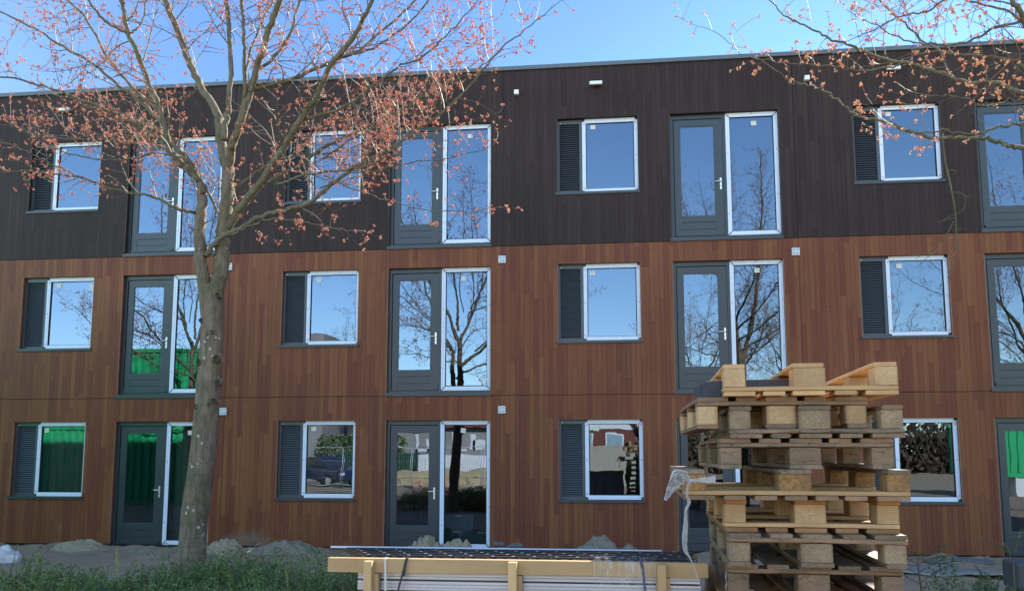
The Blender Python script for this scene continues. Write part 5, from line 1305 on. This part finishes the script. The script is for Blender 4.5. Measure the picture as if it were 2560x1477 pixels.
def car(label, x, y, rz):
    o = tag(empty('parked_car', (x, y, 0), (0, 0, R(rz))), label, 'car', 'cars parked by the waste container')
    side = [(-2.1, .35), (-2.15, .7), (-2.0, .92), (-1.2, 1.0), (1.2, .98), (2.0, .82), (2.12, .5), (2.05, .32)]
    b = MB(); b.prism(side, -.85, .85, M['car']); bevel(b.build('body', o), .05)
    cab = [(-1.95, .95), (-1.55, 1.38), (-.9, 1.47), (.1, 1.45), (.95, .98)]
    b = MB(); b.prism(cab, -.72, .72, M['carglass']); bevel(b.build('glasshouse', o), .05)
    b = MB(); b.prism([(-1.5, 1.40), (-.9, 1.485), (.1, 1.465), (.3, 1.36)], -.68, .68, M['car']); b.build('roof', o)
    for sx in (-1.3, 1.3):
        for sy in (-.8, .8):
            b = MB(); b.tube([(sx, sy - .1, .32), (sx, sy + .1, .32)], .32, 20, M['tyre'], False); w__ = b.build('wheel', o)
            b = MB(); b.tube([(sx, sy - .11, .32), (sx, sy + .11, .32)], .19, 12, M['steel'], False); b.build('rim', w__)
    for sy in (-.6, .6):
        b = MB(); b.box((2.02, sy - .15, .62), (2.12, sy + .15, .74), M['white']); b.build('headlight', o)
car('navy parked car nearest to the waste container', -2.4, -26.5, 35); car('navy parked car further left, behind the first one', -7.2, -27.5, 35)
o = tag(empty('mesh_fence', (1.0, -24.0, 0)), 'galvanised wire mesh site fence in front of the parked cars', 'fence')
b = MB()
for q in range(4):
    x0 = -5.25 + q * 3.5
    for x in (x0, x0 + 3.4): b.tube([(x, 0, 0), (x, 0, 2.0)], 0.02, 5, M['zinc'])
    for z in (0.15, 1.98): b.tube([(x0, 0, z), (x0 + 3.4, 0, z)], 0.018, 5, M['zinc'])
    for k in range(1, 28): b.tube([(x0 + k * 0.121, 0, .15), (x0 + k * 0.121, 0, 1.98)], 0.003, 3, M['zinc'])
    for z in (.5, .9, 1.3, 1.7): b.tube([(x0, 0, z), (x0 + 3.4, 0, z)], 0.004, 3, M['zinc'])
b.build('panel', o)
b = MB()
for q in range(5): b.box((-5.6 + q * 3.5, -.35, 0), (-5.3 + q * 3.5, .35, .14), M['concrete'])
b.build('foot', o)
print('blossoms', T.nb)

# ------------------------------------------------------------------ belt of bare wood closing the view behind the site
M['thicket'] = simple('winter_thicket', (0.10, 0.075, 0.045), 0.9, var=0.4, scale=0.4)
r_ = random.Random(77); b = MB()
for i in range(5200):
    x = r_.uniform(-70, 110); y = r_.uniform(-66, -56); h = r_.uniform(3.0, 6.5) * (0.75 + 0.35 * noise.noise(Vector((x * 0.1, 0, 0))))
    P = [Vector((x, y, r_.uniform(0, 1.5)))]; d = Vector((r_.uniform(-.5, .5), r_.uniform(-.3, .3), 1))
    for k in range(4): d = (d + Vector([r_.uniform(-.35, .35) for _ in range(3)])).normalized(); P.append(P[-1] + d * h / 4)
    b.tube(P, [0.07, 0.05, 0.04, 0.03, 0.015], 3, M['thicket'], cap=False)
for i in range(30000):
    x = r_.uniform(-70, 110); p = Vector((x, r_.uniform(-66, -56), r_.uniform(0, 5.6) * (0.75 + 0.3 * noise.noise(Vector((x * 0.1, 0, 0)))))); l = r_.uniform(.2, .7)
    u, v = Vector([r_.uniform(-1, 1) for _ in range(3)]), Vector([r_.uniform(-1, 1) for _ in range(3)])
    b.add([p, p + u * l, p + u * l + v * l, p + v * l], [(0, 1, 2, 3)], M['thicket'])
tag(b.build('thicket'), 'leafless brown thicket closing the view beyond the site road', 'woods', kind='stuff')

# ------------------------------------------------------------------ pebbles and clods along the wall
r_ = random.Random(31); b = MB()
for i in range(900):
    x = r_.uniform(-3, 26); y = -0.1 - abs(r_.gauss(0, 1.3)); s_ = 0.008 + 0.03 * r_.random() ** 4; z = gz(x, y)
    b.add([Vector((x, y, z + s_ * .3)) + Vector([o[k] * s_ * r_.uniform(.6, 1.2) for k in range(3)]) for o in OCT], OCF, M['sand_grey'] if r_.random() < .6 else M['paver'])
tag(b.build('pebbles'), 'pebbles and clods strewn over the sand along the wall', 'pebbles', kind='stuff')
